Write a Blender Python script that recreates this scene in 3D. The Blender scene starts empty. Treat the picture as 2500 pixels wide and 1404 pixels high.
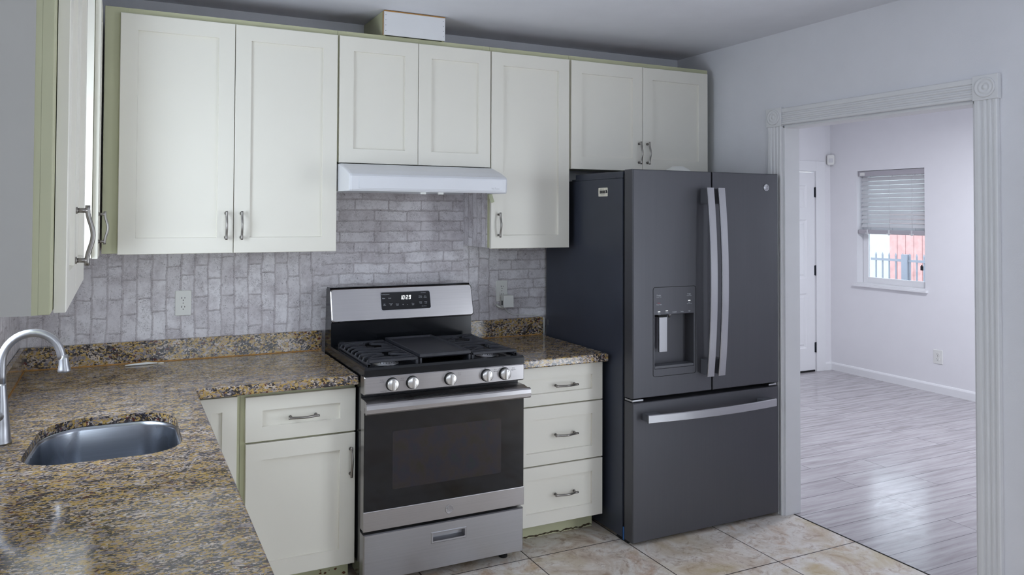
import bpy, bmesh, math, random
from mathutils import Vector, Matrix, Euler

# ------------------------------------------------------------------ camera, world, lights
sc = bpy.context.scene
COL = sc.collection
V = Vector

cam_data = bpy.data.cameras.new('camera')
cam = bpy.data.objects.new('camera', cam_data)
COL.objects.link(cam)
yaw, pitch, roll = 0.4316, 0.0212, 0.0053
F = V((math.sin(yaw), math.cos(yaw), 0)); R = V((math.cos(yaw), -math.sin(yaw), 0)); U = V((0, 0, 1))
F2 = F * math.cos(pitch) + U * math.sin(pitch)
U2 = U * math.cos(pitch) - F * math.sin(pitch)
R3 = R * math.cos(roll) + U2 * math.sin(roll)
U3 = U2 * math.cos(roll) - R * math.sin(roll)
rot = Matrix((R3, U3, -F2)).transposed()
cam.matrix_world = Matrix.Translation(V((0.3692, -3.8138, 1.5926))) @ rot.to_4x4()
cam_data.sensor_width = 36.0
cam_data.lens = 1843.29 / 2500 * 36.0
cam_data.shift_x = (1250 - 1141.8) / 2500
cam_data.shift_y = (482.44 - 702) / 2500
cam_data.clip_start = 0.02
sc.camera = cam

sc.view_settings.view_transform = 'Standard'
sc.view_settings.look = 'None'
sc.view_settings.gamma = 1.0
sc.view_settings.use_curve_mapping = False
sc.view_settings.exposure = 0.0

world = bpy.data.worlds.new('World')
sc.world = world
world.use_nodes = True
bg = world.node_tree.nodes['Background']
bg.inputs['Color'].default_value = (0.80, 0.90, 1.0, 1)
bg.inputs['Strength'].default_value = 4.2


def area_light(name, loc, direction, sx, sy, power, color):
    d = bpy.data.lights.new(name, 'AREA')
    d.shape = 'RECTANGLE'; d.size = sx; d.size_y = sy
    d.energy = power; d.color = color
    o = bpy.data.objects.new(name, d)
    COL.objects.link(o)
    o.location = loc
    o.rotation_euler = V(direction).to_track_quat('-Z', 'Y').to_euler()
    return o


# daylight at the sink window; the other two are added fill in unseen openings
area_light('daylight_sink_window', (-0.10, -1.185, 1.60), (1, 0, 0), 0.65, 0.86, 8.8, (0.76, 0.87, 1.0))
area_light('daylight_patio_door', (3.68, -2.97, 1.20), (-1, 0, 0), 0.95, 1.9, 16, (0.92, 0.95, 1.0))  # stands in an added opening, lights the drawers and lower fronts
area_light('added_fill_side_room', (6.0, -2.28, 1.55), (0, 1, 0), 1.1, 1.0, 2, (0.84, 0.89, 1.0))  # fill in a window added to brighten the side room
# added overhead fill for the side room (its housing is built further down)
area_light('added_overhead_fill', (5.6, -0.45, 2.45), (0, 0, -1), 0.3, 0.3, 36, (0.88, 0.91, 1.0))

# ------------------------------------------------------------------ node helpers


class NT:
    def __init__(s, name):
        s.m = bpy.data.materials.new(name)
        s.m.use_nodes = True
        s.t = s.m.node_tree
        s.b = s.t.nodes['Principled BSDF']

    def n(s, typ, **kw):
        x = s.t.nodes.new(typ)
        for k, v in kw.items():
            if k.startswith('i_'):
                key = k[2:].replace('_', ' ')
                x.inputs[key].default_value = v
            else:
                setattr(x, k, v)
        return x

    def l(s, a, b):
        s.t.links.new(a, b)

    def coords(s, scale=(1, 1, 1), rot=(0, 0, 0), loc=(0, 0, 0)):
        tc = s.n('ShaderNodeTexCoord')
        mp = s.n('ShaderNodeMapping')
        mp.inputs['Scale'].default_value = scale
        mp.inputs['Rotation'].default_value = rot
        mp.inputs['Location'].default_value = loc
        s.l(tc.outputs['Object'], mp.inputs['Vector'])
        return mp.outputs['Vector']

    def noise(s, vec, scale, detail=3, rough=0.55, dist=0.0):
        x = s.n('ShaderNodeTexNoise')
        x.inputs['Scale'].default_value = scale
        x.inputs['Detail'].default_value = detail
        x.inputs['Roughness'].default_value = rough
        x.inputs['Distortion'].default_value = dist
        if vec is not None:
            s.l(vec, x.inputs['Vector'])
        return x

    def ramp(s, fac, stops, interp='LINEAR'):
        r = s.n('ShaderNodeValToRGB')
        r.color_ramp.interpolation = interp
        els = r.color_ramp.elements
        while len(els) < len(stops):
            els.new(0.5)
        for e, (p, c) in zip(els, stops):
            e.position = p
            e.color = (c[0], c[1], c[2], 1)
        s.l(fac, r.inputs['Fac'])
        return r.outputs['Color']

    def mix(s, fac, a, b, blend='MIX'):
        x = s.n('ShaderNodeMix', data_type='RGBA', blend_type=blend)
        for sock, val in ((x.inputs[0], fac), (x.inputs[6], a), (x.inputs[7], b)):
            if hasattr(val, 'is_output') or hasattr(val, 'links'):
                s.l(val, sock)
            elif isinstance(val, (tuple, list)):
                sock.default_value = (val[0], val[1], val[2], 1)
            else:
                sock.default_value = val
        return x.outputs[2]

    def math(s, op, a, b=0.0):
        x = s.n('ShaderNodeMath', operation=op)
        for sock, val in ((x.inputs[0], a), (x.inputs[1], b)):
            if hasattr(val, 'links'):
                s.l(val, sock)
            else:
                sock.default_value = val
        return x.outputs[0]

    def bump(s, height, strength=0.2, dist=0.002):
        x = s.n('ShaderNodeBump')
        x.inputs['Strength'].default_value = strength
        x.inputs['Distance'].default_value = dist
        s.l(height, x.inputs['Height'])
        s.l(x.outputs['Normal'], s.b.inputs['Normal'])

    def col(s, c):
        if hasattr(c, 'links'):
            s.l(c, s.b.inputs['Base Color'])
        else:
            s.b.inputs['Base Color'].default_value = (c[0], c[1], c[2], 1)


def srgb(r, g, b):
    f = lambda c: (c / 255 / 12.92) if c / 255 <= 0.04045 else ((c / 255 + 0.055) / 1.055) ** 2.4
    return (f(r), f(g), f(b))


def plain(name, c, rough=0.5, metal=0.0, var=0.05, vscale=6.0, bump=0.0, bscale=300, spec=0.5, coat=0.0):
    """a paint, plastic or metal with slight unevenness of tone"""
    t = NT(name)
    vec = t.coords()
    nz = t.noise(vec, vscale, 3)
    lo = tuple(x * (1 - var) for x in c); hi = tuple(min(1, x * (1 + var)) for x in c)
    t.col(t.ramp(nz.outputs['Fac'], [(0.3, lo), (0.7, hi)]))
    t.b.inputs['Roughness'].default_value = rough
    t.b.inputs['Metallic'].default_value = metal
    t.b.inputs['Specular IOR Level'].default_value = spec
    t.b.inputs['Coat Weight'].default_value = coat
    if bump:
        t.bump(t.noise(vec, bscale, 3).outputs['Fac'], bump, 0.002)
    return t.m


def brushed(name, c, rough=0.3, axis='x', streak=0.12):
    """brushed metal: fine streaks along one axis in tone and gloss"""
    t = NT(name)
    sc_ = {'x': (1.5, 260, 260), 'z': (260, 260, 1.5)}[axis]
    vec = t.coords(scale=sc_)
    nz = t.noise(vec, 1.0, 4, 0.6)
    big = t.noise(t.coords(scale=(3, 3, 3)), 1.5, 3)
    lo = tuple(x * (1 - streak) for x in c); hi = tuple(min(1, x * (1 + streak)) for x in c)
    t.col(t.ramp(nz.outputs['Fac'], [(0.25, lo), (0.75, hi)]))
    r = t.ramp(big.outputs['Fac'], [(0.3, (rough * 0.85,) * 3), (0.7, (rough * 1.2,) * 3)])
    t.l(r, t.b.inputs['Roughness'])
    t.b.inputs['Metallic'].default_value = 1.0
    t.bump(nz.outputs['Fac'], 0.04, 0.001)
    return t.m


def emit(name, c, strength):
    t = NT(name)
    t.col((0.02, 0.02, 0.02))
    t.b.inputs['Emission Color'].default_value = (c[0], c[1], c[2], 1)
    t.b.inputs['Emission Strength'].default_value = strength
    return t.m


# ------------------------------------------------------------------ materials
M = {}
M['wall'] = plain('wall_paint', srgb(224, 224, 229), 0.75, var=0.015, bump=0.35, bscale=140)
M['ceiling'] = plain('ceiling_paint', srgb(222, 223, 230), 0.85, var=0.02, bump=0.3, bscale=150)
M['room_wall'] = plain('white_wall_paint', srgb(238, 237, 240), 0.7, var=0.01, bump=0.1, bscale=150)
M['trim'] = plain('trim_gloss_paint', srgb(222, 222, 224), 0.4, var=0.02)
M['white_trim'] = plain('white_trim_paint', srgb(240, 240, 242), 0.4, var=0.01)
M['cream'] = plain('cream_cabinet_paint', srgb(234, 230, 219), 0.36, var=0.015, vscale=2.0)
M['aged'] = plain('yellowed_cabinet_paint', srgb(194, 194, 160), 0.42, var=0.04, vscale=5.0)
M['shaded_panel'] = plain('shaded_end_panel', srgb(188, 186, 180), 0.5, var=0.02)  # greyed further to carry the shade on the near cabinet's end
M['inside'] = plain('brown_cabinet_core', srgb(96, 58, 30), 0.7, var=0.2)
M['raw_wood'] = plain('unpainted_wood_edge', srgb(176, 128, 66), 0.7, var=0.12, vscale=20)
M['nickel'] = brushed('satin_nickel', srgb(150, 146, 142), 0.32, 'z', 0.05)
M['steel'] = brushed('brushed_stainless', srgb(176, 173, 174), 0.32, 'x', 0.05)
M['steel_dull'] = brushed('dull_stainless', srgb(176, 176, 180), 0.36, 'x', 0.05)
M['sink'] = brushed('sink_stainless', srgb(172, 177, 186), 0.27, 'x', 0.06)
M['knob'] = brushed('knob_metal', srgb(222, 220, 218), 0.3, 'z', 0.04)
M['black_enamel'] = plain('black_enamel', srgb(18, 20, 24), 0.16, var=0.1)
M['black_gloss'] = plain('black_glass', srgb(14, 15, 19), 0.07, var=0.05)
M['iron'] = plain('cast_iron', srgb(46, 47, 54), 0.45, var=0.2, vscale=40, bump=0.3, bscale=500)
M['dark'] = plain('dark_gap', srgb(8, 8, 10), 0.8)
M['black_plastic'] = plain('black_plastic', srgb(22, 23, 26), 0.45)
M['hood'] = plain('hood_enamel', srgb(228, 229, 234), 0.3, var=0.01)
M['white_plastic'] = plain('white_plastic', srgb(232, 232, 228), 0.4, var=0.02)
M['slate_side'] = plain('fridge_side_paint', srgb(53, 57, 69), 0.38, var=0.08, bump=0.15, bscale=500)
M['slate_plastic'] = plain('slate_plastic', srgb(86, 87, 92), 0.4, var=0.05)
M['alu'] = brushed('pale_aluminium', srgb(178, 178, 182), 0.36, 'z', 0.03)
M['alu_x'] = brushed('pale_aluminium_bar', srgb(178, 178, 182), 0.36, 'x', 0.03)
M['print_white'] = plain('white_print', srgb(200, 204, 210), 0.6)
M['print_dark'] = plain('dark_print', srgb(40, 40, 44), 0.6)
M['print_red'] = plain('red_print', srgb(200, 70, 80), 0.6)
M['paper'] = plain('label_paper', srgb(225, 220, 205), 0.7)
M['clock'] = emit('clock_digits', (0.9, 0.95, 1.0), 1.6)
M['led'] = emit('indicator_light', (0.95, 0.97, 1.0), 1.2)
M['lamp'] = emit('added_lamp_glow', (1.0, 0.95, 0.88), 4.0)  # glow of the lamp added to the side room
M['blue'] = plain('blue_tape', srgb(40, 90, 150), 0.6)
M['tape'] = plain('greenish_tape', srgb(196, 200, 168), 0.5)
M['caulk'] = plain('dirty_caulk', srgb(70, 58, 40), 0.9, var=0.3, vscale=60)
M['hinge'] = plain('black_hinge', srgb(25, 30, 40), 0.4)
M['blind'] = plain('blind_slat', srgb(214, 214, 216), 0.45, var=0.02)
M['rail'] = plain('blind_rail', srgb(182, 178, 184), 0.45, var=0.02)
M['fence'] = plain('glare_paled_iron', srgb(124, 126, 136), 0.6)  # dark iron, paled to carry the outdoor glare
M['redwood'] = plain('red_fence_board', srgb(192, 146, 142), 0.8, var=0.15, vscale=9)
M['stucco'] = plain('pale_stucco', srgb(190, 194, 190), 0.9, var=0.04)
M['ground'] = plain('pale_ground', srgb(176, 176, 172), 0.9, var=0.2, vscale=3)
M['leaf'] = plain('grey_green_leaf', srgb(92, 116, 128), 0.7, var=0.35, vscale=8)
M['duct'] = plain('duct_box_paint', srgb(226, 226, 228), 0.5, var=0.02)


def m_slate(name, axis):
    t = NT(name)
    sc_ = {'x': (2, 300, 300), 'z': (300, 300, 2)}[axis]
    nz = t.noise(t.coords(scale=sc_), 1.0, 4, 0.6)
    big = t.noise(t.coords(scale=(4, 4, 1.2)), 1.6, 4, 0.6)
    t.col(t.ramp(nz.outputs['Fac'], [(0.25, srgb(86, 86, 91)), (0.75, srgb(89, 89, 94))]))
    r = t.ramp(big.outputs['Fac'], [(0.3, (0.42,) * 3), (0.7, (0.50,) * 3)])
    t.l(r, t.b.inputs['Roughness'])
    t.b.inputs['Metallic'].default_value = 0.65
    return t.m


M['slate'] = m_slate('slate_steel', 'z')


def m_granite():
    t = NT('gold_granite')
    v0 = t.coords()
    vs = t.n('ShaderNodeMapping'); vs.inputs['Scale'].default_value = (0.72, 1.22, 1.0)
    vs.inputs['Rotation'].default_value = (0, 0, 0.45)
    t.l(v0, vs.inputs['Vector'])
    vec = vs.outputs['Vector']
    big = t.noise(vec, 8, 4, 0.65)
    mid = t.noise(vec, 44, 4, 0.62, 0.4)
    # clouds of gold, cream and pinkish grey
    f = t.math('ADD', t.math('MULTIPLY', mid.outputs['Fac'], 0.72), t.math('MULTIPLY', big.outputs['Fac'], 0.28))
    base = t.ramp(f, [(0.34, srgb(122, 115, 122)), (0.42, srgb(166, 155, 153)), (0.465, srgb(178, 146, 74)), (0.505, srgb(190, 162, 100)),
                      (0.545, srgb(178, 169, 168)), (0.60, srgb(216, 202, 188)), (0.66, srgb(176, 140, 74))])
    cell = t.n('ShaderNodeTexVoronoi', feature='F1'); cell.inputs['Scale'].default_value = 150
    t.l(t.mix(0.02, vec, mid.outputs['Color'], 'LINEAR_LIGHT'), cell.inputs['Vector'])
    sp = t.n('ShaderNodeSeparateColor'); t.l(cell.outputs['Color'], sp.inputs['Color'])
    base = t.mix(0.16, base, t.ramp(sp.outputs[0], [(0.0, srgb(120, 96, 52)), (0.5, srgb(176, 164, 152)), (1.0, srgb(214, 196, 156))]), 'OVERLAY')
    # dark minerals gathered in drifts
    d1 = t.noise(vec, 120, 4, 0.6, 0.6)
    d2 = t.noise(vec, 22, 3, 0.6)
    g = t.math('ADD', d1.outputs['Fac'], t.math('MULTIPLY', t.math('SUBTRACT', d2.outputs['Fac'], 0.5), 0.55))
    c = t.mix(t.ramp(g, [(0.505, (0, 0, 0)), (0.55, (0.95,) * 3)]), base, srgb(34, 33, 42))
    g1 = t.noise(vec, 85, 4, 0.6, 0.5)
    mp2 = t.n('ShaderNodeMapping'); mp2.inputs['Location'].default_value = (3.3, 1.7, 0.9); t.l(vec, mp2.inputs['Vector'])
    t.l(mp2.outputs['Vector'], g1.inputs['Vector'])
    c = t.mix(t.ramp(g1.outputs['Fac'], [(0.55, (0, 0, 0)), (0.60, (0.75,) * 3)]), c, srgb(118, 114, 124))
    c = t.mix(t.math('GREATER_THAN', sp.outputs[2], 0.975), c, srgb(92, 48, 44))
    t.col(c)
    t.b.inputs['Roughness'].default_value = 0.10
    t.b.inputs['Specular IOR Level'].default_value = 0.6
    return t.m


M['granite'] = m_granite()


def m_brickpaper(name, swap, row, length, plane='xz', seed=0.0):
    """whitewashed brick wallpaper; swap turns the courses upright"""
    t = NT(name)
    tc = t.n('ShaderNodeTexCoord')
    sep = t.n('ShaderNodeSeparateXYZ'); t.l(tc.outputs['Object'], sep.inputs[0])
    a = sep.outputs['X'] if plane == 'xz' else sep.outputs['Y']
    b = sep.outputs['Z']
    cmb = t.n('ShaderNodeCombineXYZ')
    if swap:
        t.l(b, cmb.inputs[0]); t.l(a, cmb.inputs[1])
    else:
        t.l(a, cmb.inputs[0]); t.l(b, cmb.inputs[1])
    off = t.n('ShaderNodeMapping'); off.inputs['Location'].default_value = (seed, seed * 0.37, 0)
    t.l(cmb.outputs[0], off.inputs['Vector'])
    v0 = off.outputs['Vector']
    w1 = t.noise(v0, 24, 6, 0.7)
    vec = t.mix(0.0085, v0, w1.outputs['Color'], 'LINEAR_LIGHT')
    w2 = t.noise(v0, 5, 2, 0.5)
    vec = t.mix(0.013, vec, w2.outputs['Color'], 'LINEAR_LIGHT')

    def bricks(vector, mortar, smooth, c1=(0, 0, 0), c2=(1, 1, 1), cm=(0.5, 0.5, 0.5)):
        br = t.n('ShaderNodeTexBrick')
        t.l(vector, br.inputs['Vector'])
        br.inputs['Scale'].default_value = 1.0
        br.inputs['Brick Width'].default_value = length
        br.inputs['Row Height'].default_value = row
        br.inputs['Mortar Size'].default_value = mortar
        br.inputs['Mortar Smooth'].default_value = smooth
        br.inputs['Bias'].default_value = 0.0
        br.inputs['Color1'].default_value = (*c1, 1); br.inputs['Color2'].default_value = (*c2, 1); br.inputs['Mortar'].default_value = (*cm, 1)
        br.offset = 0.43; br.squash = 1.25; br.squash_frequency = 3
        return br
    br = bricks(vec, 0.0065, 1.0, srgb(234, 231, 235), srgb(212, 207, 211), srgb(190, 183, 187))
    wash = t.noise(v0, 9, 6, 0.72)
    c = t.mix(t.ramp(wash.outputs['Fac'], [(0.44, (0, 0, 0)), (0.72, (0.8,) * 3)]), br.outputs['Color'], srgb(170, 161, 166))
    # crackled dark flecks, gathered in patches
    pits = t.noise(v0, 95, 6, 0.8, 1.2)
    msk = t.noise(v0, 13, 4, 0.65)
    pf = t.math('MULTIPLY', t.ramp(pits.outputs['Fac'], [(0.55, (0, 0, 0)), (0.63, (1, 1, 1))]),
                t.ramp(msk.outputs['Fac'], [(0.42, (0, 0, 0)), (0.60, (0.9,) * 3)]))
    c = t.mix(pf, c, srgb(118, 108, 113))
    scr = t.noise(v0, 42, 5, 0.7, 1.5)
    ln = t.math('LESS_THAN', t.math('ABSOLUTE', t.math('SUBTRACT', scr.outputs['Fac'], 0.5)), 0.013)
    msk2 = t.noise(v0, 19, 3, 0.6)
    c = t.mix(t.math('MULTIPLY', ln, t.ramp(msk2.outputs['Fac'], [(0.45, (0, 0, 0)), (0.60, (0.75,) * 3)])), c, srgb(104, 95, 100))
    pale = t.noise(v0, 70, 6, 0.8, 1.0)
    c = t.mix(t.ramp(pale.outputs['Fac'], [(0.57, (0, 0, 0)), (0.66, (0.6,) * 3)]), c, srgb(240, 238, 242))
    # the printed shadow line along each brick, broken and uneven
    v2 = t.n('ShaderNodeMapping'); v2.inputs['Location'].default_value = (0.0035, 0.0045, 0)
    t.l(vec, v2.inputs['Vector'])
    br2 = bricks(v2.outputs['Vector'], 0.0011, 0.7)
    gap = t.noise(v0, 26, 4, 0.7)
    lf = t.math('MULTIPLY', br2.outputs['Fac'], t.ramp(gap.outputs['Fac'], [(0.38, (0.1,) * 3), (0.60, (0.9,) * 3)]))
    c = t.mix(lf, c, srgb(86, 78, 82))
    t.col(c)
    t.b.inputs['Roughness'].default_value = 0.55
    return t.m


M['paper_h'] = m_brickpaper('brick_wallpaper_level', False, 0.0555, 0.185)
M['paper_v'] = m_brickpaper('brick_wallpaper_upright', True, 0.0625, 0.15, seed=0.31)
M['paper_vy'] = m_brickpaper('brick_wallpaper_upright_side', True, 0.0625, 0.15, 'yz', 0.5)
M['paper_hy'] = m_brickpaper('brick_wallpaper_narrow', True, 0.0555, 0.185, 'yz', 0.77)


def m_tile():
    t = NT('stone_tile')
    v = t.coords(loc=(-2.112, 0.735, 0))
    br = t.n('ShaderNodeTexBrick'); t.l(v, br.inputs['Vector'])
    br.offset = 0.0; br.squash = 1.0
    br.inputs['Scale'].default_value = 1.0
    br.inputs['Brick Width'].default_value = 0.515
    br.inputs['Row Height'].default_value = 0.495
    br.inputs['Mortar Size'].default_value = 0.0028
    br.inputs['Mortar Smooth'].default_value = 0.1
    br.inputs['Bias'].default_value = 0
    br.inputs['Color1'].default_value = (0, 0, 0, 1); br.inputs['Color2'].default_value = (1, 1, 1, 1)
    v1 = t.coords()
    n1 = t.noise(v1, 4.5, 6, 0.65, 0.8)
    base = t.ramp(n1.outputs['Fac'], [(0.30, srgb(158, 132, 112)), (0.42, srgb(200, 186, 172)), (0.54, srgb(220, 214, 208)), (0.68, srgb(190, 164, 142))])
    n2 = t.noise(v1, 17, 7, 0.75, 1.2)
    base = t.mix(t.ramp(n2.outputs['Fac'], [(0.52, (0, 0, 0)), (0.66, (0.75,) * 3)]), base, srgb(150, 124, 106))
    n3 = t.noise(v1, 60, 4, 0.8, 1.0)
    base = t.mix(t.ramp(n3.outputs['Fac'], [(0.62, (0, 0, 0)), (0.7, (0.65,) * 3)]), base, srgb(120, 106, 98))
    n4 = t.noise(v1, 2.6, 4, 0.6, 0.6)
    base = t.mix(t.ramp(n4.outputs['Fac'], [(0.52, (0, 0, 0)), (0.68, (0.6,) * 3)]), base, srgb(176, 156, 104))
    tone = t.mix(0.08, base, br.outputs['Color'], 'OVERLAY')
    c = t.mix(br.outputs['Fac'], tone, srgb(46, 36, 34))
    t.col(c)
    t.b.inputs['Roughness'].default_value = 0.42
    t.bump(t.math('SUBTRACT', 1.0, br.outputs['Fac']), 0.5, 0.002)
    return t.m


M['tile'] = m_tile()


def m_laminate():
    t = NT('grey_laminate')
    v = t.coords(loc=(0.2, 0.04, 0))
    br = t.n('ShaderNodeTexBrick'); t.l(v, br.inputs['Vector'])
    br.offset = 0.37; br.squash = 1.0
    br.inputs['Scale'].default_value = 1.0
    br.inputs['Brick Width'].default_value = 1.25
    br.inputs['Row Height'].default_value = 0.17
    br.inputs['Mortar Size'].default_value = 0.0022
    br.inputs['Mortar Smooth'].default_value = 0.3
    br.inputs['Color1'].default_value = (0.25, 0.25, 0.25, 1); br.inputs['Color2'].default_value = (0.75, 0.75, 0.75, 1)
    sepc = t.n('ShaderNodeSeparateColor'); t.l(br.outputs['Color'], sepc.inputs['Color'])
    # every board takes its grain from another place
    sh = t.n('ShaderNodeVectorMath', operation='ADD')
    cmb = t.n('ShaderNodeCombineXYZ'); t.l(t.math('MULTIPLY', sepc.outputs[0], 7.0), cmb.inputs[0]); t.l(t.math('MULTIPLY', sepc.outputs[0], 3.0), cmb.inputs[1])
    t.l(t.coords(scale=(1.0, 14, 1)), sh.inputs[0]); t.l(cmb.outputs[0], sh.inputs[1])
    g = t.noise(sh.outputs[0], 2.4, 5, 0.6, 0.5)
    base = t.ramp(g.outputs['Fac'], [(0.30, srgb(150, 143, 146)), (0.5, srgb(176, 171, 175)), (0.70, srgb(194, 190, 194))])
    base = t.mix(0.18, base, br.outputs['Color'], 'SOFT_LIGHT')
    t.col(t.mix(br.outputs['Fac'], base, srgb(92, 87, 92)))
    rn = t.noise(t.coords(scale=(1, 3, 1)), 11, 6, 0.75)
    t.l(t.ramp(rn.outputs['Fac'], [(0.35, (0.13,) * 3), (0.65, (0.24,) * 3)]), t.b.inputs['Roughness'])
    t.b.inputs['Specular IOR Level'].default_value = 0.55
    return t.m


M['laminate'] = m_laminate()


def m_oven_window():
    t = NT('oven_window_glass')
    v = t.coords()
    n = t.noise(t.coords(scale=(9, 9, 7)), 1.6, 3, 0.6)
    c = t.ramp(n.outputs['Fac'], [(0.3, srgb(38, 34, 26)), (0.45, srgb(40, 34, 36)), (0.6, srgb(34, 32, 42)), (0.75, srgb(28, 38, 38))])
    t.col(c)
    t.b.inputs['Roughness'].default_value = 0.16
    return t.m


M['oven_window'] = m_oven_window()


def m_glass():
    t = NT('window_glass')
    for n in list(t.t.nodes):
        if n.type != 'OUTPUT_MATERIAL':
            t.t.nodes.remove(n)
    out = [n for n in t.t.nodes if n.type == 'OUTPUT_MATERIAL'][0]
    tr = t.n('ShaderNodeBsdfTransparent'); tr.inputs[0].default_value = (0.93, 0.96, 0.97, 1)
    gl = t.n('ShaderNodeBsdfGlossy'); gl.inputs['Roughness'].default_value = 0.02
    fr = t.n('ShaderNodeFresnel'); fr.inputs[0].default_value = 1.45
    mx = t.n('ShaderNodeMixShader')
    t.l(fr.outputs[0], mx.inputs[0]); t.l(tr.outputs[0], mx.inputs[1]); t.l(gl.outputs[0], mx.inputs[2])
    t.l(mx.outputs[0], out.inputs['Surface'])
    return t.m


M['glass'] = m_glass()

# ------------------------------------------------------------------ mesh helpers
ORIGIN = {}


def link(name, bm, mats, parent=None):
    """link a bmesh whose vertices are in world coordinates as ONE object"""
    bmesh.ops.recalc_face_normals(bm, faces=bm.faces)
    me = bpy.data.meshes.new(name)
    org = ORIGIN.get(parent.name, V((0, 0, 0))) if parent is not None else V((0, 0, 0))
    if org.length > 0:
        bmesh.ops.translate(bm, verts=bm.verts, vec=-org)
    bm.to_mesh(me); bm.free()
    if not isinstance(mats, (list, tuple)):
        mats = [mats]
    for m in mats:
        me.materials.append(M[m] if isinstance(m, str) else m)
    o = bpy.data.objects.new(name, me)
    COL.objects.link(o)
    if parent is not None:
        o.parent = parent
    ORIGIN[o.name] = org
    return o


def tag(o, label=None, cat=None, group=None, kind=None):
    if label: o['label'] = label
    if cat: o['category'] = cat
    if group: o['group'] = group
    if kind: o['kind'] = kind
    return o


def thing(name, label, cat, loc, group=None):
    o = bpy.data.objects.new(name, None)
    o.empty_display_size = 0.1
    COL.objects.link(o)
    o.location = loc
    ORIGIN[o.name] = V(loc)
    return tag(o, label, cat, group)


def struct(name, bm, mats, parent=None):
    o = link(name, bm, mats, parent)
    if parent is None:
        o['kind'] = 'structure'
    return o


def B():
    return bmesh.new()


def loft(bm, loops, cap0=True, cap1=True, mat=0, smooth=False, close=True):
    rings = [[bm.verts.new(p) for p in lp] for lp in loops]
    n = len(rings[0])
    fs = []
    for a, b in zip(rings, rings[1:]):
        rng = range(n) if close else range(n - 1)
        for i in rng:
            j = (i + 1) % n
            try:
                fs.append(bm.faces.new((a[i], a[j], b[j], b[i])))
            except ValueError:
                pass
    if smooth:
        for f in fs:
            f.smooth = True
    caps = []
    if cap0: caps.append(bm.faces.new(list(reversed(rings[0]))))
    if cap1: caps.append(bm.faces.new(rings[-1]))
    for f in fs + caps:
        f.material_index = mat
    return rings


def bx(bm, x0, x1, y0, y1, z0, z1, bev=0.0, mat=0, fn=None):
    x0, x1 = min(x0, x1), max(x0, x1); y0, y1 = min(y0, y1), max(y0, y1); z0, z1 = min(z0, z1), max(z0, z1)
    b = min(bev, (x1 - x0) * .45, (y1 - y0) * .45, (z1 - z0) * .45)
    tmp = bmesh.new() if b > 0 else bm
    vs = [tmp.verts.new((x, y, z)) for z in (z0, z1) for y in (y0, y1) for x in (x0, x1)]
    fl = []
    for q in ((0, 2, 3, 1), (4, 5, 7, 6), (0, 1, 5, 4), (2, 6, 7, 3), (1, 3, 7, 5), (0, 4, 6, 2)):
        fl.append(tmp.faces.new([vs[i] for i in q]))
    if b > 0:
        bmesh.ops.bevel(tmp, geom=list(tmp.edges), offset=b, segments=2, profile=0.6, affect='EDGES')
        mp = {}
        for v in tmp.verts:
            mp[v] = bm.verts.new(v.co)
        for f in tmp.faces:
            nf = bm.faces.new([mp[v] for v in f.verts]); nf.material_index = mat
        new = list(mp.values())
        tmp.free()
    else:
        for f in fl: f.material_index = mat
        new = vs
    if fn:
        for v in new: v.co = fn(*v.co)
    return new


def circ(c, r, ax, n=20, ph=0.0):
    """circle of points round centre c in the plane across axis ax"""
    c = V(c); ax = V(ax).normalized()
    t = V((0, 0, 1)) if abs(ax.z) < 0.9 else V((1, 0, 0))
    u = ax.cross(t).normalized(); w = ax.cross(u)
    return [c + (u * math.cos(2 * math.pi * i / n + ph) + w * math.sin(2 * math.pi * i / n + ph)) * r for i in range(n)]


def lathe(bm, base, ax, prof, n=24, mat=0, smooth=True):
    """prof: list of (distance along axis, radius)"""
    ax = V(ax).normalized()
    loft(bm, [circ(V(base) + ax * h, max(r, 1e-5), ax, n) for h, r in prof], mat=mat, smooth=smooth)


def tube(bm, pts, r, n=12, mat=0):
    pts = [V(p) for p in pts]
    rs = r if isinstance(r, (list, tuple)) else [r] * len(pts)
    tan = []
    for i in range(len(pts)):
        a = pts[max(0, i - 1)]; b = pts[min(len(pts) - 1, i + 1)]
        tan.append((b - a).normalized())
    t0 = V((0, 0, 1)) if abs(tan[0].z) < 0.9 else V((1, 0, 0))
    u = tan[0].cross(t0).normalized()
    loops = []
    for i, p in enumerate(pts):
        u = (u - tan[i] * u.dot(tan[i])).normalized()
        w = tan[i].cross(u)
        loops.append([p + (u * math.cos(2 * math.pi * k / n) + w * math.sin(2 * math.pi * k / n)) * rs[i] for k in range(n)])
    loft(bm, loops, mat=mat, smooth=True)


def bar(bm, pts, w, d, side, mat=0):
    """flat bar of width w along 'side' and depth d, through pts"""
    pts = [V(p) for p in pts]; side = V(side).normalized()
    loops = []
    for i, p in enumerate(pts):
        t = (pts[min(len(pts) - 1, i + 1)] - pts[max(0, i - 1)]).normalized()
        nrm = t.cross(side).normalized()
        c = 0.25 * min(w, d)
        a, b = w / 2, d / 2
        loops.append([p + side * sx + nrm * sy for sx, sy in ((-a, -b + c), (-a + c, -b), (a - c, -b), (a, -b + c), (a, b - c), (a - c, b), (-a + c, b), (-a, b - c))])
    loft(bm, loops, mat=mat)


def rrect(x0, x1, z0, z1, r, n=6):
    """rounded rectangle as 2D points, counter-clockwise"""
    out = []
    for cx, cz, a0 in ((x1 - r, z1 - r, 0), (x0 + r, z1 - r, 90), (x0 + r, z0 + r, 180), (x1 - r, z0 + r, 270)):
        for k in range(n + 1):
            a = math.radians(a0 + 90 * k / n)
            out.append((cx + r * math.cos(a), cz + r * math.sin(a)))
    return out


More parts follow.
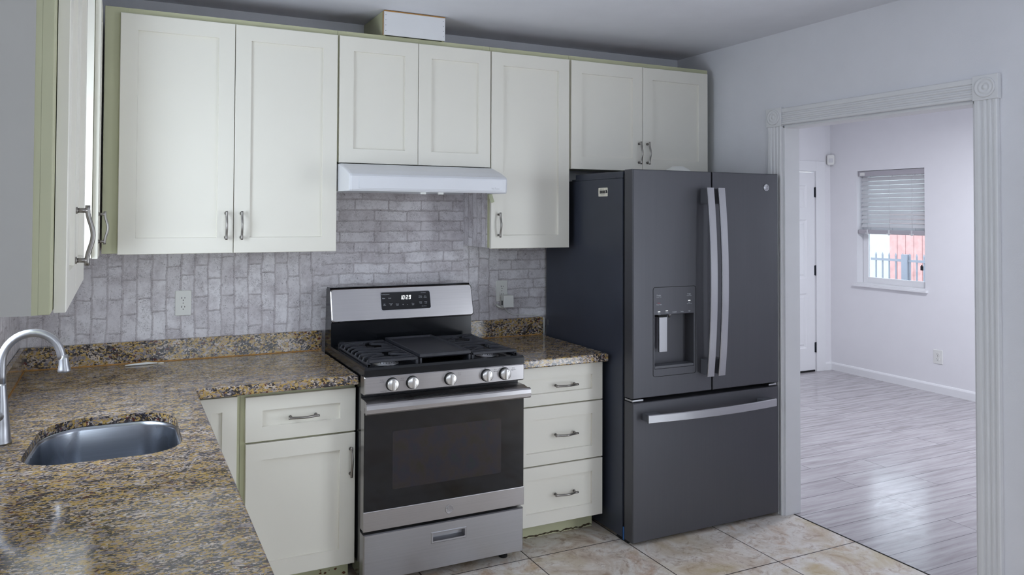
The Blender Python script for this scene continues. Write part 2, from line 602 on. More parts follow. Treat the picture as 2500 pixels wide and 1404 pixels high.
def text_bm(bm, s, size, org, ux=(1, 0, 0), uz=(0, 0, 1), align='CENTER', depth=0.0004, mat=0):
    """lettering as thin raised shapes"""
    cu = bpy.data.curves.new('lettering', 'FONT')
    cu.body = s; cu.size = size; cu.align_x = align; cu.align_y = 'CENTER'; cu.resolution_u = 2
    ob = bpy.data.objects.new('lettering', cu)
    COL.objects.link(ob)
    dg = bpy.context.evaluated_depsgraph_get()
    me = bpy.data.meshes.new_from_object(ob.evaluated_get(dg))
    ux, uz, org = V(ux), V(uz), V(org)
    nn = ux.cross(uz)  # out of the lettered face
    mp = [bm.verts.new(org + ux * v.co.x + uz * v.co.y + nn * depth) for v in me.vertices]
    for p in me.polygons:
        try:
            f = bm.faces.new([mp[i] for i in p.vertices]); f.material_index = mat
        except ValueError:
            pass
    bpy.data.objects.remove(ob); bpy.data.curves.remove(cu); bpy.data.meshes.remove(me)


back = lambda u, d, z: V((u, -d, z))       # frame of units on the back wall: u = x, d = depth out of the wall
left = lambda u, d, z: V((d, u, z))        # frame of units on the left wall: u = y


def fbox(bm, fn, u0, u1, d0, d1, z0, z1, bev=0.0, mat=0):
    bx(bm, u0, u1, d0, d1, z0, z1, bev, mat, fn)


def panel_front(bm, fn, u0, u1, z0, z1, d0, d1, stile, recess=0.0105, mat=0, stile_z=None):
    """shaker front: a slab with a recessed centre panel"""
    e = 0.0018
    sz = stile_z or stile

    def lp(a, b, d): return [fn(u0 + a, d, z0 + b), fn(u1 - a, d, z0 + b), fn(u1 - a, d, z1 - b), fn(u0 + a, d, z1 - b)]
    loft(bm, [lp(0, 0, d0), lp(0, 0, d1 - e), lp(e, e, d1), lp(stile, sz, d1), lp(stile + 0.0015, sz + 0.0015, d1 - recess)], mat=mat)


def pull(bm, fn, u, d, z, vertical, length=0.128):
    """bow pull with two round posts; u,z = centre, d = face it is fixed to"""
    h = length / 2; post = h - 0.011
    for s in (-1, 1):
        if vertical:
            a = fn(u, d, z + s * post); b = fn(u, d + 0.022, z + s * post); a2 = fn(u, d + 0.003, z + s * post)
        else:
            a = fn(u + s * post, d, z); b = fn(u + s * post, d + 0.022, z); a2 = fn(u + s * post, d + 0.003, z)
        tube(bm, [a, a2], 0.0075, 12); tube(bm, [a2, b], 0.0052, 10)
    pts = []
    for k in range(17):
        q = -1 + 2 * k / 16
        bow = 0.011 * (math.cos(max(-1, min(1, q / 0.86)) * math.pi) + 1) / 2
        pts.append(fn(u, d + 0.022 + bow, z + q * h) if vertical else fn(u + q * h, d + 0.022 + bow, z))
    tube(bm, pts, 0.0052, 10)


def add_handle(parent, fn, u, d, z, vertical):
    bm = B(); pull(bm, fn, u, d, z, vertical)
    o = link('handle', bm, 'nickel', parent)
    o['label'] = 'satin nickel bow handle'
    return o


# ------------------------------------------------------------------ setting: the kitchen shell
W = 3.60; WT = 3.70; H = 2.58; YF = -5.70
LX = -0.02
# doorway
DY0, DY1, DZ = -1.853, -0.848, 2.072
bm = B(); bx(bm, LX - .12, 3.652, YF - .1, 0.0, -0.05, 0.0)
struct('floor', bm, 'tile')
bm = B()
bx(bm, 3.652, 7.2, -2.38, 1.85, -0.05, 0.0)
struct('floor', bm, 'laminate')
bm = B(); bx(bm, 3.6495, 3.6565, DY0 + 0.013, DY1 - 0.013, 0.0, 0.002)
struct('trim_1', bm, 'dark')
bm = B(); bx(bm, LX - .12, W + .02, YF - .1, 0.0, H, H + .06)
struct('ceiling', bm, 'ceiling')
bm = B(); bx(bm, W + .02, 7.3, -2.38, 1.85, 2.56, H + .06)
struct('ceiling', bm, 'room_wall')
bm = B(); bx(bm, LX - .12, WT, 0.0, 0.12, -0.05, H + .06)
wall_back = struct('wall_back', bm, 'wall')
# wallpaper sheets pasted on the back wall
for (x0, x1, z0, z1, m) in ((LX, 1.305, 0.9, 1.46, 'paper_v'), (1.305, 2.10, 0.9, 1.84, 'paper_h'),
                            (2.10, 2.318, 0.9, 1.44, 'paper_v'), (2.318, 2.63, 0.9, 1.44, 'paper_h')):
    bm = B(); bx(bm, x0, x1, -0.002, 0.0, z0, z1)
    link('brick_wallpaper', bm, m, wall_back)


def wall_with_hole(name, axis, p0, p1, a0, a1, z0, z1, h0, h1, hz0, hz1, mat):
    """wall slab across 'axis' from p0 to p1, spanning a0..a1, with one rectangular opening"""
    bm = B()
    for (s0, s1, t0, t1) in ((a0, h0, z0, z1), (h1, a1, z0, z1), (h0, h1, z0, hz0), (h0, h1, hz1, z1)):
        if s1 - s0 < 1e-4 or t1 - t0 < 1e-4: continue
        if axis == 'x': bx(bm, p0, p1, s0, s1, t0, t1)
        else: bx(bm, s0, s1, p0, p1, t0, t1)
    bmesh.ops.remove_doubles(bm, verts=bm.verts, dist=1e-5)
    return struct(name, bm, mat)


# left wall with the window over the sink (behind the nearest cabinet in the photo)
wall_left = wall_with_hole('wall_left', 'x', LX - .12, LX, YF, 0.0, -0.05, H + .06, -1.53, -0.84, 1.14, 2.06, 'wall')
bm = B(); bx(bm, LX, LX + .002, -0.84, -0.002, 0.9, 1.44); link('brick_wallpaper', bm, 'paper_vy', wall_left)
bm = B(); bx(bm, LX, LX + .002, -1.53, -0.84, 0.9, 1.12); link('brick_wallpaper', bm, 'paper_vy', wall_left)
bm = B(); bx(bm, LX, LX + .002, -2.9, -1.53, 0.9, 1.44); link('brick_wallpaper', bm, 'paper_vy', wall_left)
wall_right = wall_with_hole('wall_right', 'x', W, WT, -2.2, 0.0, 0.0, H + .06, DY0, DY1, 0.0, DZ, 'wall')
wall_with_hole('wall_right_near', 'x', W, WT, YF, -2.2, 0.0, H + .06, -3.5, -2.45, 0.0, 2.2, 'wall')  # opening added to let fill light in from the right
wall_with_hole('wall_front', 'y', YF - .12, YF, LX - .12, WT, -0.05, H + .06, 0.70, 2.60, 1.20, 2.40, 'wall')


def window_frame(name, axis, p0, p1, a0, a1, z0, z1, wd, mat, bars=(), glass_at=None):
    """a frame ring in an opening, with its glazing bars and a pane"""
    bm = B()

    def add(s0, s1, t0, t1, b=0.004):
        if axis == 'x': bx(bm, p0, p1, s0, s1, t0, t1, b)
        else: bx(bm, s0, s1, p0, p1, t0, t1, b)
    add(a0, a0 + wd, z0, z1); add(a1 - wd, a1, z0, z1); add(a0 + wd, a1 - wd, z0, z0 + wd); add(a0 + wd, a1 - wd, z1 - wd, z1)
    for kind, pos in bars:
        if kind == 'h': add(a0 + wd, a1 - wd, pos - .018, pos + .018)
        else: add(pos - .025, pos + .025, z0 + wd, z1 - wd)
    fr = struct(name, bm, mat)
    if glass_at is not None:
        bm = B()
        if axis == 'x': bx(bm, glass_at, glass_at + .004, a0 + wd, a1 - wd, z0 + wd, z1 - wd)
        else: bx(bm, a0 + wd, a1 - wd, glass_at, glass_at + .004, z0 + wd, z1 - wd)
        link('pane', bm, 'glass', fr)
    return fr


window_frame('window_1', 'x', LX - .11, LX - .07, -1.53, -0.84, 1.14, 2.06, 0.03, 'white_trim')
window_frame('window_4', 'y', YF - .10, YF - .03, 0.70, 2.60, 1.20, 2.40, 0.05, 'white_trim')
window_frame('door_2', 'x', WT - .05, WT - .01, -3.5, -2.45, 0.0, 2.2, 0.05, 'white_trim')  # frame of the added light opening

# doorway casing: fluted boards, corner blocks with turned rings
PROF = [(0, 0), (0, .017), (.004, .020), (.012, .020), (.016, .014), (.022, .014), (.026, .019), (.032, .019), (.036, .013),
        (.042, .013), (.047, .019), (.053, .019), (.057, .013), (.063, .013), (.067, .019), (.075, .020), (.086, .020), (.090, .016), (.090, 0)]


def casing_v(name, y0, x_wall, out, z0, z1, width, mat):
    k = width / .09
    bm = B()
    loft(bm, [[V((x_wall + out * d, y0 + a * k, z)) for a, d in PROF] for z in (z0, z1)])
    return struct(name, bm, mat)


casing_v('trim_2', -0.848, W, -1, 0.0, 2.072, .092, 'trim')
casing_v('trim_3', -1.945, W, -1, 0.0, 2.072, .092, 'trim')
bm = B()
loft(bm, [[V((W - d, y, 2.076 + a)) for a, d in PROF] for y in (-1.850, -0.852)])
struct('trim_4', bm, 'trim')
for n_, yc in (('trim_5', -0.800), ('trim_6', -1.901)):
    bm = B()
    bx(bm, W - .024, W, yc - .051, yc + .051, 2.070, 2.172, 0.003)
    lathe(bm, (W - .024, yc, 2.121), (-1, 0, 0), [(0, .042), (.004, .041), (.006, .036), (.003, .032), (.002, .028), (.005, .024), (.005, .018), (.002, .014), (.003, .010), (.006, .006), (.007, 0)], 32)
    struct(n_, bm, 'trim')
# jamb lining
bm = B()
bx(bm, W - .004, WT + .004, DY1, DY1 - .012, 0.0, DZ, 0.002)
bx(bm, W - .004, WT + .004, DY0, DY0 + .012, 0.0, DZ, 0.002)
bx(bm, W - .004, WT + .004, DY0, DY1, DZ - .012, DZ, 0.002)
struct('trim_7', bm, 'trim')

# ------------------------------------------------------------------ setting: the bright side room
RX = 7.08; RY = 1.74
wall_with_hole('wall_window_side', 'x', RX, RX + .14, -2.38, RY + .1, -0.05, 2.6, 0.728, 1.430, 0.905, 2.038, 'room_wall')
wall_with_hole('wall_door_side', 'y', RY, RY + .12, WT, RX, 0.0, 2.6, 5.94, 6.852, 0.0, 2.04, 'room_wall')
bm = B(); bx(bm, W, WT, 0.12, RY + .12, -0.05, 2.6); struct('wall_partition', bm, 'room_wall')
bm = B(); bx(bm, WT, WT + .004, DY1 + .005, RY, 0.0, 2.56); struct('wall_partition', bm, 'room_wall')
wall_with_hole('wall_near_side', 'y', -2.38, -2.28, WT, RX, 0.0, 2.6, 5.4, 6.6, 1.0, 2.1, 'room_wall')  # window opening added out of view for its light
window_frame('added_window', 'y', -2.36, -2.31, 5.4, 6.6, 1.0, 2.1, 0.03, 'white_trim')  # frame of the added window


def base_loops(pts):
    prof = [(0, 0), (.013, 0), (.013, .062), (.009, .072), (.005, .078), (0, .080)]
    bm = B()
    loft(bm, [[V((px + nx * d, py + ny * d, z + .0)) for d, z in prof] for (px, py, nx, ny) in pts])
    return bm


struct('baseboard_window', base_loops([(RX, -2.28, -1, 0), (RX, RY, -1, 0)]), 'white_trim')
struct('baseboard_door', base_loops([(6.985, RY, 0, -1), (RX - .013, RY, 0, -1)]), 'white_trim')
# door casing in the side room
bm = B()
bx(bm, 6.858, 6.985, RY - .016, RY, 0.0, 2.15, 0.004); bx(bm, 5.81, 5.935, RY - .016, RY, 0.0, 2.15, 0.004)
bx(bm, 5.935, 6.858, RY - .016, RY, 2.046, 2.15, 0.004)
struct('trim_8', bm, 'white_trim')

# side room door, closed, six raised panels, three black hinges
d1 = thing('door_1', None, None, (6.40, RY, 0.0)); d1['kind'] = 'structure'
bm = B()
fnd = lambda u, d, z: V((u, RY + .03 - d, z))
cols = ((5.945 + .11, 6.345), (6.445, 6.845 - .11)); rows = ((0.24, .80), (.95, 1.55), (1.67, 1.90))
ys = [5.945] + [v for c in cols for v in c] + [6.845]
zs = [0.018] + [v for r in rows for v in r] + [2.034]
for i in range(5):
    for j in range(7):
        u0, u1, z0, z1 = ys[i], ys[i + 1], zs[j], zs[j + 1]
        q = lambda a, d: [fnd(u0 + a, d, z0 + a), fnd(u1 - a, d, z0 + a), fnd(u1 - a, d, z1 - a), fnd(u0 + a, d, z1 - a)]
        if i % 2 == 1 and j % 2 == 1:
            loft(bm, [q(0, .034), q(.012, .024), q(.030, .024), q(.045, .031)], cap0=False)
        else:
            loft(bm, [q(0, .034)], cap0=False)
bx(bm, 5.945, 6.845, RY + .029, RY + .035, 0.018, 2.034)
bmesh.ops.remove_doubles(bm, verts=bm.verts, dist=1e-5)
link('door_leaf', bm, 'white_trim', d1)
for z in (1.83, 1.03, 0.245):
    bm = B(); bx(bm, 6.838, 6.868, RY - .006, RY + .001, z - .05, z + .05, .002); tube(bm, [(6.852, RY - .009, z - .052), (6.852, RY - .009, z + .052)], .006, 10)
    link('hinge', bm, 'hinge', d1)
bm = B(); bx(bm, 5.95, 6.84, RY - .010, RY + .03, 0.001, 0.017, .003)
link('door_sweep', bm, 'dark', d1)
bm = B(); lathe(bm, (6.0, RY - .004, .95), (0, -1, 0), [(0, .03), (.006, .03), (.01, .012), (.03, .012), (.04, .026), (.055, .028), (.066, .018), (.068, 0)])
link('door_knob', bm, 'nickel', d1)

# window 2 with sill
w2 = window_frame('window_2', 'x', RX + .085, RX + .125, 0.732, 1.426, 0.925, 2.034, 0.055, 'white_trim', (('h', 1.47),), RX + .105)
bm = B(); bx(bm, RX - .03, RX + .085, 0.700, 1.468, 0.888, 0.912, 0.005); bx(bm, RX + .0, RX + .125, .730, 1.428, .906, .926)
link('window_sill', bm, 'white_trim', w2)
bm = B(); bx(bm, RX + .078, RX + .085, 0.80, 0.826, 1.085, 1.125, .002); tube(bm, [(RX + .08, .813, 1.12), (RX + .07, .806, 1.135)], .005, 8)
link('window_latch', bm, 'hinge', w2)

# venetian blind, raised half way
bl = thing('window_blind', 'white slatted venetian blind half lowered over the side room window', 'blind', (RX + .04, 1.08, 2.03))
bm = B(); bx(bm, RX + .015, RX + .065, 0.735, 1.424, 1.985, 2.034, .004)
h = link('head_rail', bm, 'rail', bl)
bm = B(); bx(bm, RX + .008, RX + .018, 1.352, 1.400, 1.990, 2.022, .003)
link('bracket', bm, 'white_plastic', bl)
for k in range(12):
    z = 1.955 - k * .0415
    bm = B()
    loops = []
    for y in (0.742, 1.400):
        lp = []
        for s in range(7):
            a = -1 + 2 * s / 6
            xx = RX + .04 + a * .013; zz = z + a * .0195 + .002 * (1 - a * a)
            lp.append(V((xx, y, zz)))
        lp += [p + V((.0012, 0, -.0012)) for p in reversed(lp)]
        loops.append(lp)
    loft(bm, loops)
    link('slat', bm, 'blind', bl)
bm = B(); bx(bm, RX + .010, RX + .066, 0.737, 1.424, 1.412, 1.455, .008)
link('bottom_rail', bm, 'rail', bl)
for y in (0.86, 1.09, 1.32):
    bm = B()
    tube(bm, [(RX + .019, y, 1.99), (RX + .019, y, 1.43)], .0016, 6)
    tube(bm, [(RX + .062, y, 1.99), (RX + .062, y, 1.43)], .0016, 6)
    bx(bm, RX + .004, RX + .016, y - .022, y + .022, 1.415, 1.425); bx(bm, RX + .002, RX + .014, y - .006, y + .006, 1.405, 1.455, .002)
    link('ladder_cord', bm, 'blind', bl)

# motion sensor in the corner, wall outlet
s = thing('motion_sensor', 'small white rounded alarm sensor high in the side room corner', 'sensor', (RX - .03, RY - .03, 2.17))
bm = B()
ctr = V((RX - .028, RY - .028, 2.168)); nrm = V((-1, -1, 0)).normalized(); sd = V((1, -1, 0)).normalized()
loops = []
for d, k in ((-.012, .9), (0, 1.0), (.022, 1.0), (.032, .85)):
    loops.append([ctr + nrm * d + sd * a * k + V((0, 0, b * k)) for a, b in rrect(-.036, .036, -.055, .055, .02)])
loft(bm, loops, smooth=False)
link('housing', bm, 'white_plastic', s)
bm = B()
loft(bm, [[ctr + nrm * d + sd * a + V((0, 0, b)) for a, b in rrect(-.02, .02, -.03, .015, .01)] for d in (.030, .036)])
link('lens', bm, 'blind', s)


def outlet(label, c, ux, nn, name='wall_outlet', h=.117, w=.072, both=True):
    """duplex outlet: plate, sockets with slots, screw"""
    c, ux, nn = V(c), V(ux), V(nn)
    t = thing(name, label, 'outlet', c)
    at_ = lambda a, b, d: c + ux * a + V((0, 0, b)) + nn * d
    bm = B()
    loft(bm, [[at_(a * k, b * k2, d) for a, b in rrect(-w / 2, w / 2, -h / 2, h / 2, .004)] for d, k, k2 in ((0, 1, 1), (.004, 1, 1), (.006, .95, .97))])
    link('cover_plate', bm, 'white_plastic', t)
    for sgn in (1, -1):
        if not both and sgn < 0: continue
        bm = B()
        q = [(a, b + sgn * .021) for a, b in rrect(-.017, .017, -.014, .014, .010)]
        loft(bm, [[at_(a, b, d) for a, b in q] for d in (.005, .0085)])
        so = link('socket', bm, 'white_plastic', t)
        bm = B()
        for a0, hh in ((-.0065, .0045), (.0065, .0035)):
            loft(bm, [[at_(a0 + a, sgn * .021 + .004 + b, d) for a, b in ((-.0012, -hh), (.0012, -hh), (.0012, hh), (-.0012, hh))] for d in (.008, .0088)])
        lathe(bm, at_(0, sgn * .021 - .007, .008), nn, [(0, .0024), (.0008, .0024)], 10)
        link('slots', bm, 'dark', so)
    bm = B(); lathe(bm, at_(0, 0, .006), nn, [(0, .0028), (.001, .0024)], 10)
    link('screw', bm, 'nickel', t)
    return t


outlet('white wall outlet low on the side room wall under the window', (RX, 0.612, .325), (0, -1, 0), (-1, 0, 0), h=.125, w=.085)
outlet('white duplex outlet on the wallpaper left of the stove', (0.647, -.002, 1.163), (1, 0, 0), (0, -1, 0))
outlet('white outlet right of the stove with a power adapter plugged in below', (2.338, -.002, 1.157), (1, 0, 0), (0, -1, 0), both=True)

# power adapter with cord
ad = thing('power_adapter', 'boxy white power adapter plugged into the outlet right of the stove', 'adapter', (2.352, -.0115, 1.105))
bm = B(); bx(bm, 2.325, 2.387, -.060, -.0115, 1.068, 1.135, .003)
link('housing', bm, 'white_plastic', ad)
bm = B(); bx(bm, 2.3242, 2.3252, -.045, -.030, 1.08, 1.105)
link('rating_label', bm, 'print_dark', ad)
bm = B()
tube(bm, [(2.30, -.012, 1.082), (2.312, -.015, 1.07), (2.34, -.02, 1.062)], .006, 8)
tube(bm, [(2.34, -.030, 1.069), (2.352, -.026, 1.055), (2.375, -.013, 1.035), (2.41, -.008, 1.018), (2.47, -.008, 1.016), (2.53, -.010, 1.012),
          (2.575, -.014, 1.004), (2.604, -.020, .992), (2.607, -.022, .97), (2.607, -.022, .905)], .0022, 8)
link('cord', bm, 'white_plastic', ad)
bm = B(); bx(bm, 2.3995 + .2035, 2.6125, -.018, -.003, .902, .992, .001)
tag(link('corner_trim_strip', bm, 'white_plastic'), 'narrow white strip closing the gap between right granite splash and fridge', 'strip')

# ------------------------------------------------------------------ wall cabinets
ZT, ZU = 2.4312, 1.4128


def wall_cab(label, fn, u0, u1, zb, ztop, depth, doors, group, body_u=None, name='wall_cabinet', stile=.068, base=None):
    """doors: list of (u0, u1, handle_u or None, handle_z)"""
    b0, b1 = body_u or (u0, u1)
    base = base or fn((u0 + u1) / 2, depth / 2, zb)
    t = thing(name, label, 'cabinet', base, group)
    bm = B()
    fd = depth - .0215
    th = .017
    # carcass: open box with sides, bottom, top, back, face frame
    fbox(bm, fn, b0, b0 + th, .003, fd - .018, zb + .004, ztop + .02)
    fbox(bm, fn, b1 - th, b1, .003, fd - .018, zb + .004, ztop + .02)
    fbox(bm, fn, b0 + th, b1 - th, .003, fd - .018, zb + .012, zb + .028)
    fbox(bm, fn, b0 + th, b1 - th, .003, .009, zb + .028, ztop + .004)
    # face frame
    fw = .040
    fbox(bm, fn, b0, b0 + max(fw, u0 - b0 + .03), fd - .018, fd, zb + .004, ztop + .026, .001)
    fbox(bm, fn, b1 - fw, b1, fd - .018, fd, zb + .004, ztop + .026, .001)
    fl = max(fw, u0 - b0 + .03)
    fbox(bm, fn, b0 + fl, b1 - fw, fd - .018, fd, zb + .004, zb + .045)
    fbox(bm, fn, b0 + fl, b1 - fw, fd - .018, fd, ztop - .02, ztop + .026)
    if len(doors) > 1:
        um = (doors[0][1] + doors[1][0]) / 2
        fbox(bm, fn, um - fw / 2, um + fw / 2, fd - .018, fd, zb + .045, ztop - .02)
    link('carcass', bm, 'aged', t)
    bm = B(); fbox(bm, fn, b0 + th, b1 - th, .009, fd - .018, ztop + .004, ztop + .019)  # unseen top, made dark to cut light bouncing onto the ceiling
    link('darkened_top_board', bm, 'inside', t)
    for (a, b, hu, hz) in doors:
        bm = B()
        panel_front(bm, fn, a, b, zb, ztop, fd + .0015, depth, stile)
        d = link('door', bm, 'cream', t)
        if hu is not None:
            add_handle(d, fn, hu, depth, hz, True)
    return t


cabA = wall_cab('tall cream double-door wall cabinet left of the range hood', back, .3618, 1.2925, ZU, ZT, .3391,
                [(.3618, .8262, .7955, 1.535), (.8292, 1.2925, .861, 1.535)], 'cream wall cabinets', (.302, 1.2965))
cabB = wall_cab('short cream double-door wall cabinet directly above the white range hood', back, 1.3022, 2.0965, 1.8300, ZT, .3391,
                [(1.3022, 1.6982, None, 0), (1.7008, 2.0965, None, 0)], 'cream wall cabinets', (1.2975, 2.0995))
cabC = wall_cab('narrow single-door cream wall cabinet between range hood and fridge', back, 2.1035, 2.574, ZU, ZT, .3391,
                [(2.1035, 2.574, 2.1455, 1.535)], 'cream wall cabinets', (2.1005, 2.580))
cabD = wall_cab('cream double-door wall cabinet above the refrigerator', back, 2.5870, 3.540, 1.8380, ZT, .3391,
                [(2.5870, 3.0622, 3.036, 1.94), (3.0652, 3.540, 3.094, 1.94)], 'cream wall cabinets', (2.581, 3.556))
# wallpaper strip carried round the side of cabinet C, and its torn edge
bm = B(); bx(bm, 2.0985, 2.1005, -.300, -.003, ZU + .004, 1.8302)
link('brick_wallpaper', bm, 'paper_hy', cabC)

cabL = wall_cab('nearest cream wall cabinet at the left photo edge, seen end-on', left, -2.291, -1.583, 1.4128, ZT, .285,
                [(-2.291, -1.985, None, 0), (-1.982, -1.583, None, 0)], 'cream wall cabinets', (-2.350, -1.580))
for ch in cabL.children:
    if ch.name.startswith('door'):
        add_handle(ch, left, -2.012, .285, 1.542, True)
        break
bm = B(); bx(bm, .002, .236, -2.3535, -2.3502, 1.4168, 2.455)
o = link('side_panel', bm, 'shaded_panel', cabL); o['label'] = 'plain greyish white end panel with shade put into its colour'
cabK = wall_cab('cream wall cabinet in the back left corner beyond the sink', left, -.612, -.345, 1.4128, ZT, .2950,
                [(-.612, -.345, -.565, 1.530)], 'cream wall cabinets', (-.630, -.010))

bm = B(); bx(bm, .002, .2730, -.6335, -.6302, 1.4168, 2.455)
link('side_panel', bm, 'cream', cabK)

# boxed duct between cabinet top and ceiling
t = thing('duct_box', 'white boxed duct cover on the cabinet above the hood, touching the ceiling', 'duct cover', (1.68, -.17, 2.458))
bm = B()
bx(bm, 1.520, 1.530, -.329, -.004, 2.458, 2.577); bx(bm, 1.830, 1.840, -.329, -.004, 2.458, 2.577)
bx(bm, 1.530, 1.830, -.014, -.004, 2.458, 2.577)
link('side_boards', bm, 'aged', t)
bm = B(); bx(bm, 1.520, 1.840, -.339, -.329, 2.458, 2.572, .001)
f = link('front_board', bm, 'duct', t)
for x in (1.528, 1.831):
    for z in (2.478, 2.505, 2.53, 2.555):
        bm = B(); lathe(bm, (x, -.339, z), (0, -1, 0), [(0, .0017), (.0006, .0014)], 8)
        link('nail_head', bm, 'print_dark', f)
bm = B(); bx(bm, 1.5185, 1.5200, -.3295, -.318, 2.458, 2.574); bx(bm, 1.52, 1.84, -.3395, -.327, 2.5722, 2.577)
link('raw_edge', bm, 'raw_wood', t)

# ------------------------------------------------------------------ range hood
t = thing('range_hood', 'white under-cabinet range hood above the gas stove', 'range hood', (1.70, -.25, 1.69))
bm = B()
X0, X1 = 1.300, 2.100
prof = [(.004, 1.698), (.004, 1.826), (.345, 1.826), (.372, 1.822), (.470, 1.792), (.520, 1.770), (.530, 1.760), (.526, 1.700), (.520, 1.692)]


def hood_loop(x, ins, drop):
    return [V((x, -max(.004, d - (ins if d > .3 else 0)), z - (drop if z > 1.8 and d > .3 else 0))) for d, z in prof]


loft(bm, [hood_loop(X0, .012, .003), hood_loop(X0 + .004, .004, .001), hood_loop(X0 + .012, 0, 0), hood_loop(X1 - .012, 0, 0), hood_loop(X1 - .004, .004, .001), hood_loop(X1, .012, .003)], close=False, cap0=True, cap1=True)
link('canopy', bm, 'hood', t)
bm = B()  # inner well with light and switches
bx(bm, X0 + .006, X1 - .006, -.512, -.02, 1.712, 1.716)
link('underside', bm, 'inside', t)
bm = B(); bx(bm, X0 + .045, X1 - .03, -.5315, -.527, 1.705, 1.756, .001)
link('front_plate', bm, 'hood', t)
bm = B(); text_bm(bm, 'NuTone', .0125, (2.030, -.5318, 1.714), mat=0)
link('lettering', bm, 'steel_dull', t)
for x in (1.66, 1.75):
    bm = B(); bx(bm, x - .014, x + .014, -.516, -.505, 1.682, 1.694, .003)
    link('switch', bm, 'white_plastic', t)

bm = B()
pts = [(2.078, -.3415), (2.090, -.346), (2.112, -.3455), (2.118, -.3425)]
loft(bm, [[V((2.085 + .02 * a + .012 * k, -.3425 - .006 * math.sin(a * 3) - .004 * k, 1.689 - .042 * k + .006 * a)) for a in (0, .35, .7, 1.0)] +
          [V((2.085 + .02 * a + .012 * k, -.3415 - .006 * math.sin(a * 3) - .004 * k, 1.689 - .042 * k + .006 * a)) for a in (1.0, .7, .35, 0)] for k in (0, .35, .7, 1.0)])
tag(link('tape_scrap', bm, 'tape'), 'scrap of pale tape hanging below the right end of the hood', 'tape')

# ------------------------------------------------------------------ base cabinets
ZCT = 0.857   # top of base cabinets
BD = 0.6342   # face of doors and drawers


def base_body(t, fn, b0, b1, depth, rails, toe_d=.07, toe_z=.092, end_open=False):
    bm = B()
    fd = depth - .0215
    th = .017
    fbox(bm, fn, b0, b0 + th, .004, fd - .018, toe_z, ZCT)
    fbox(bm, fn, b1 - th, b1, .004, fd - .018, toe_z, ZCT)
    fbox(bm, fn, b0 + th, b1 - th, .004, fd - .018, toe_z, toe_z + .017)
    fbox(bm, fn, b0 + th, b1 - th, .004, .010, toe_z + .017, ZCT)
    fw = .036
    fbox(bm, fn, b0, b0 + fw, fd - .018, fd, toe_z, ZCT, .001)
    fbox(bm, fn, b1 - fw, b1, fd - .018, fd, toe_z, ZCT, .001)
    for z0, z1 in rails:
        fbox(bm, fn, b0 + fw, b1 - fw, fd - .018, fd, z0, z1)
    link('carcass', bm, 'aged', t)
    bm = B()
    fbox(bm, fn, b0 + .004, b1 - .004, fd - toe_d - .012, fd - toe_d, 0.0, toe_z)
    return link('toe_kick', bm, 'aged', t)


# right: three drawers
t = thing('base_cabinet', 'cream three-drawer base cabinet between the stove and the refrigerator', 'cabinet', (2.335, -.30, 0), 'cream base cabinets')
tk = base_body(t, back, 2.084, 2.588, BD, ((.09, .13), (.36, .385), (.655, .675), (.835, ZCT)))
for z0, z1, sz in ((.6665, .8515, .056), (.3805, .6605, .060), (.0930, .3745, .060)):
    bm = B(); panel_front(bm, back, 2.088, 2.5865, z0, z1, BD - .02, BD, .062, stile_z=sz)
    d = link('drawer', bm, 'cream', t)
    add_handle(d, back, 2.364, BD, (z0 + z1) / 2 - .002, False)
random.seed(4)
bm = B()
n = 40
up = [V((2.09 + (2.582 - 2.09) * i / n, -.5445, .005 + random.uniform(-.002, .006) + .003 * math.sin(i * .7))) for i in range(n + 1)]
for i in range(n):
    w = .0018 + .0030 * random.random()
    loft(bm, [[up[i] + V((0, 0, w)), up[i] - V((0, 0, w)), up[i] + V((0, .004, -w)), up[i] + V((0, .004, w))],
              [up[i + 1] + V((0, 0, w)), up[i + 1] - V((0, 0, w)), up[i + 1] + V((0, .004, -w)), up[i + 1] + V((0, .004, w))]])
o = link('cracked_caulk', bm, 'caulk', tk); o['label'] = 'ragged dark crack along the floor'

# left of the stove: drawer above door
t = thing('base_cabinet', 'cream base cabinet with one drawer over a door left of the stove', 'cabinet', (1.07, -.30, 0), 'cream base cabinets')
tk = base_body(t, back, .826, 1.3075, BD, ((.09, .13), (.64, .665), (.83, ZCT)))
bm = B(); panel_front(bm, back, .845, 1.3065, .6545, .838, BD - .02, BD, .068, stile_z=.058)
d = link('drawer', bm, 'cream', t); add_handle(d, back, 1.079, BD, .742, False)
bm = B(); panel_front(bm, back, .847, 1.3065, .0885, .6465, BD - .02, BD, .068)
d = link('door', bm, 'cream', t); add_handle(d, back, 1.2845, BD, .526, True)
random.seed(9)
for k in range(16):
    bm = B()
    x = random.uniform(1.15, 1.30); z = random.uniform(.01, .075); r = random.uniform(.002, .007)
    loft(bm, [[V((x + r * random.uniform(.6, 1.5) * math.cos(a), -.5428 - e, z + r * random.uniform(.4, 1) * math.sin(a))) for a in [2 * math.pi * q / 7 for q in range(7)]] for e in (0, .0006)])
    o = link('paint_chip', bm, 'inside', tk); o['label'] = 'brown chipped paint patch'

# corner: blind corner unit with one door
t = thing('base_cabinet', 'cream corner base cabinet half hidden behind the sink counter edge', 'cabinet', (.72, -.30, 0), 'cream base cabinets')
base_body(t, back, .645, .825, BD, ((.09, .13), (.82, ZCT)))
bm = B(); panel_front(bm, back, .655, .812, .0885, .846, BD - .02, BD, .058)
link('door', bm, 'cream', t)

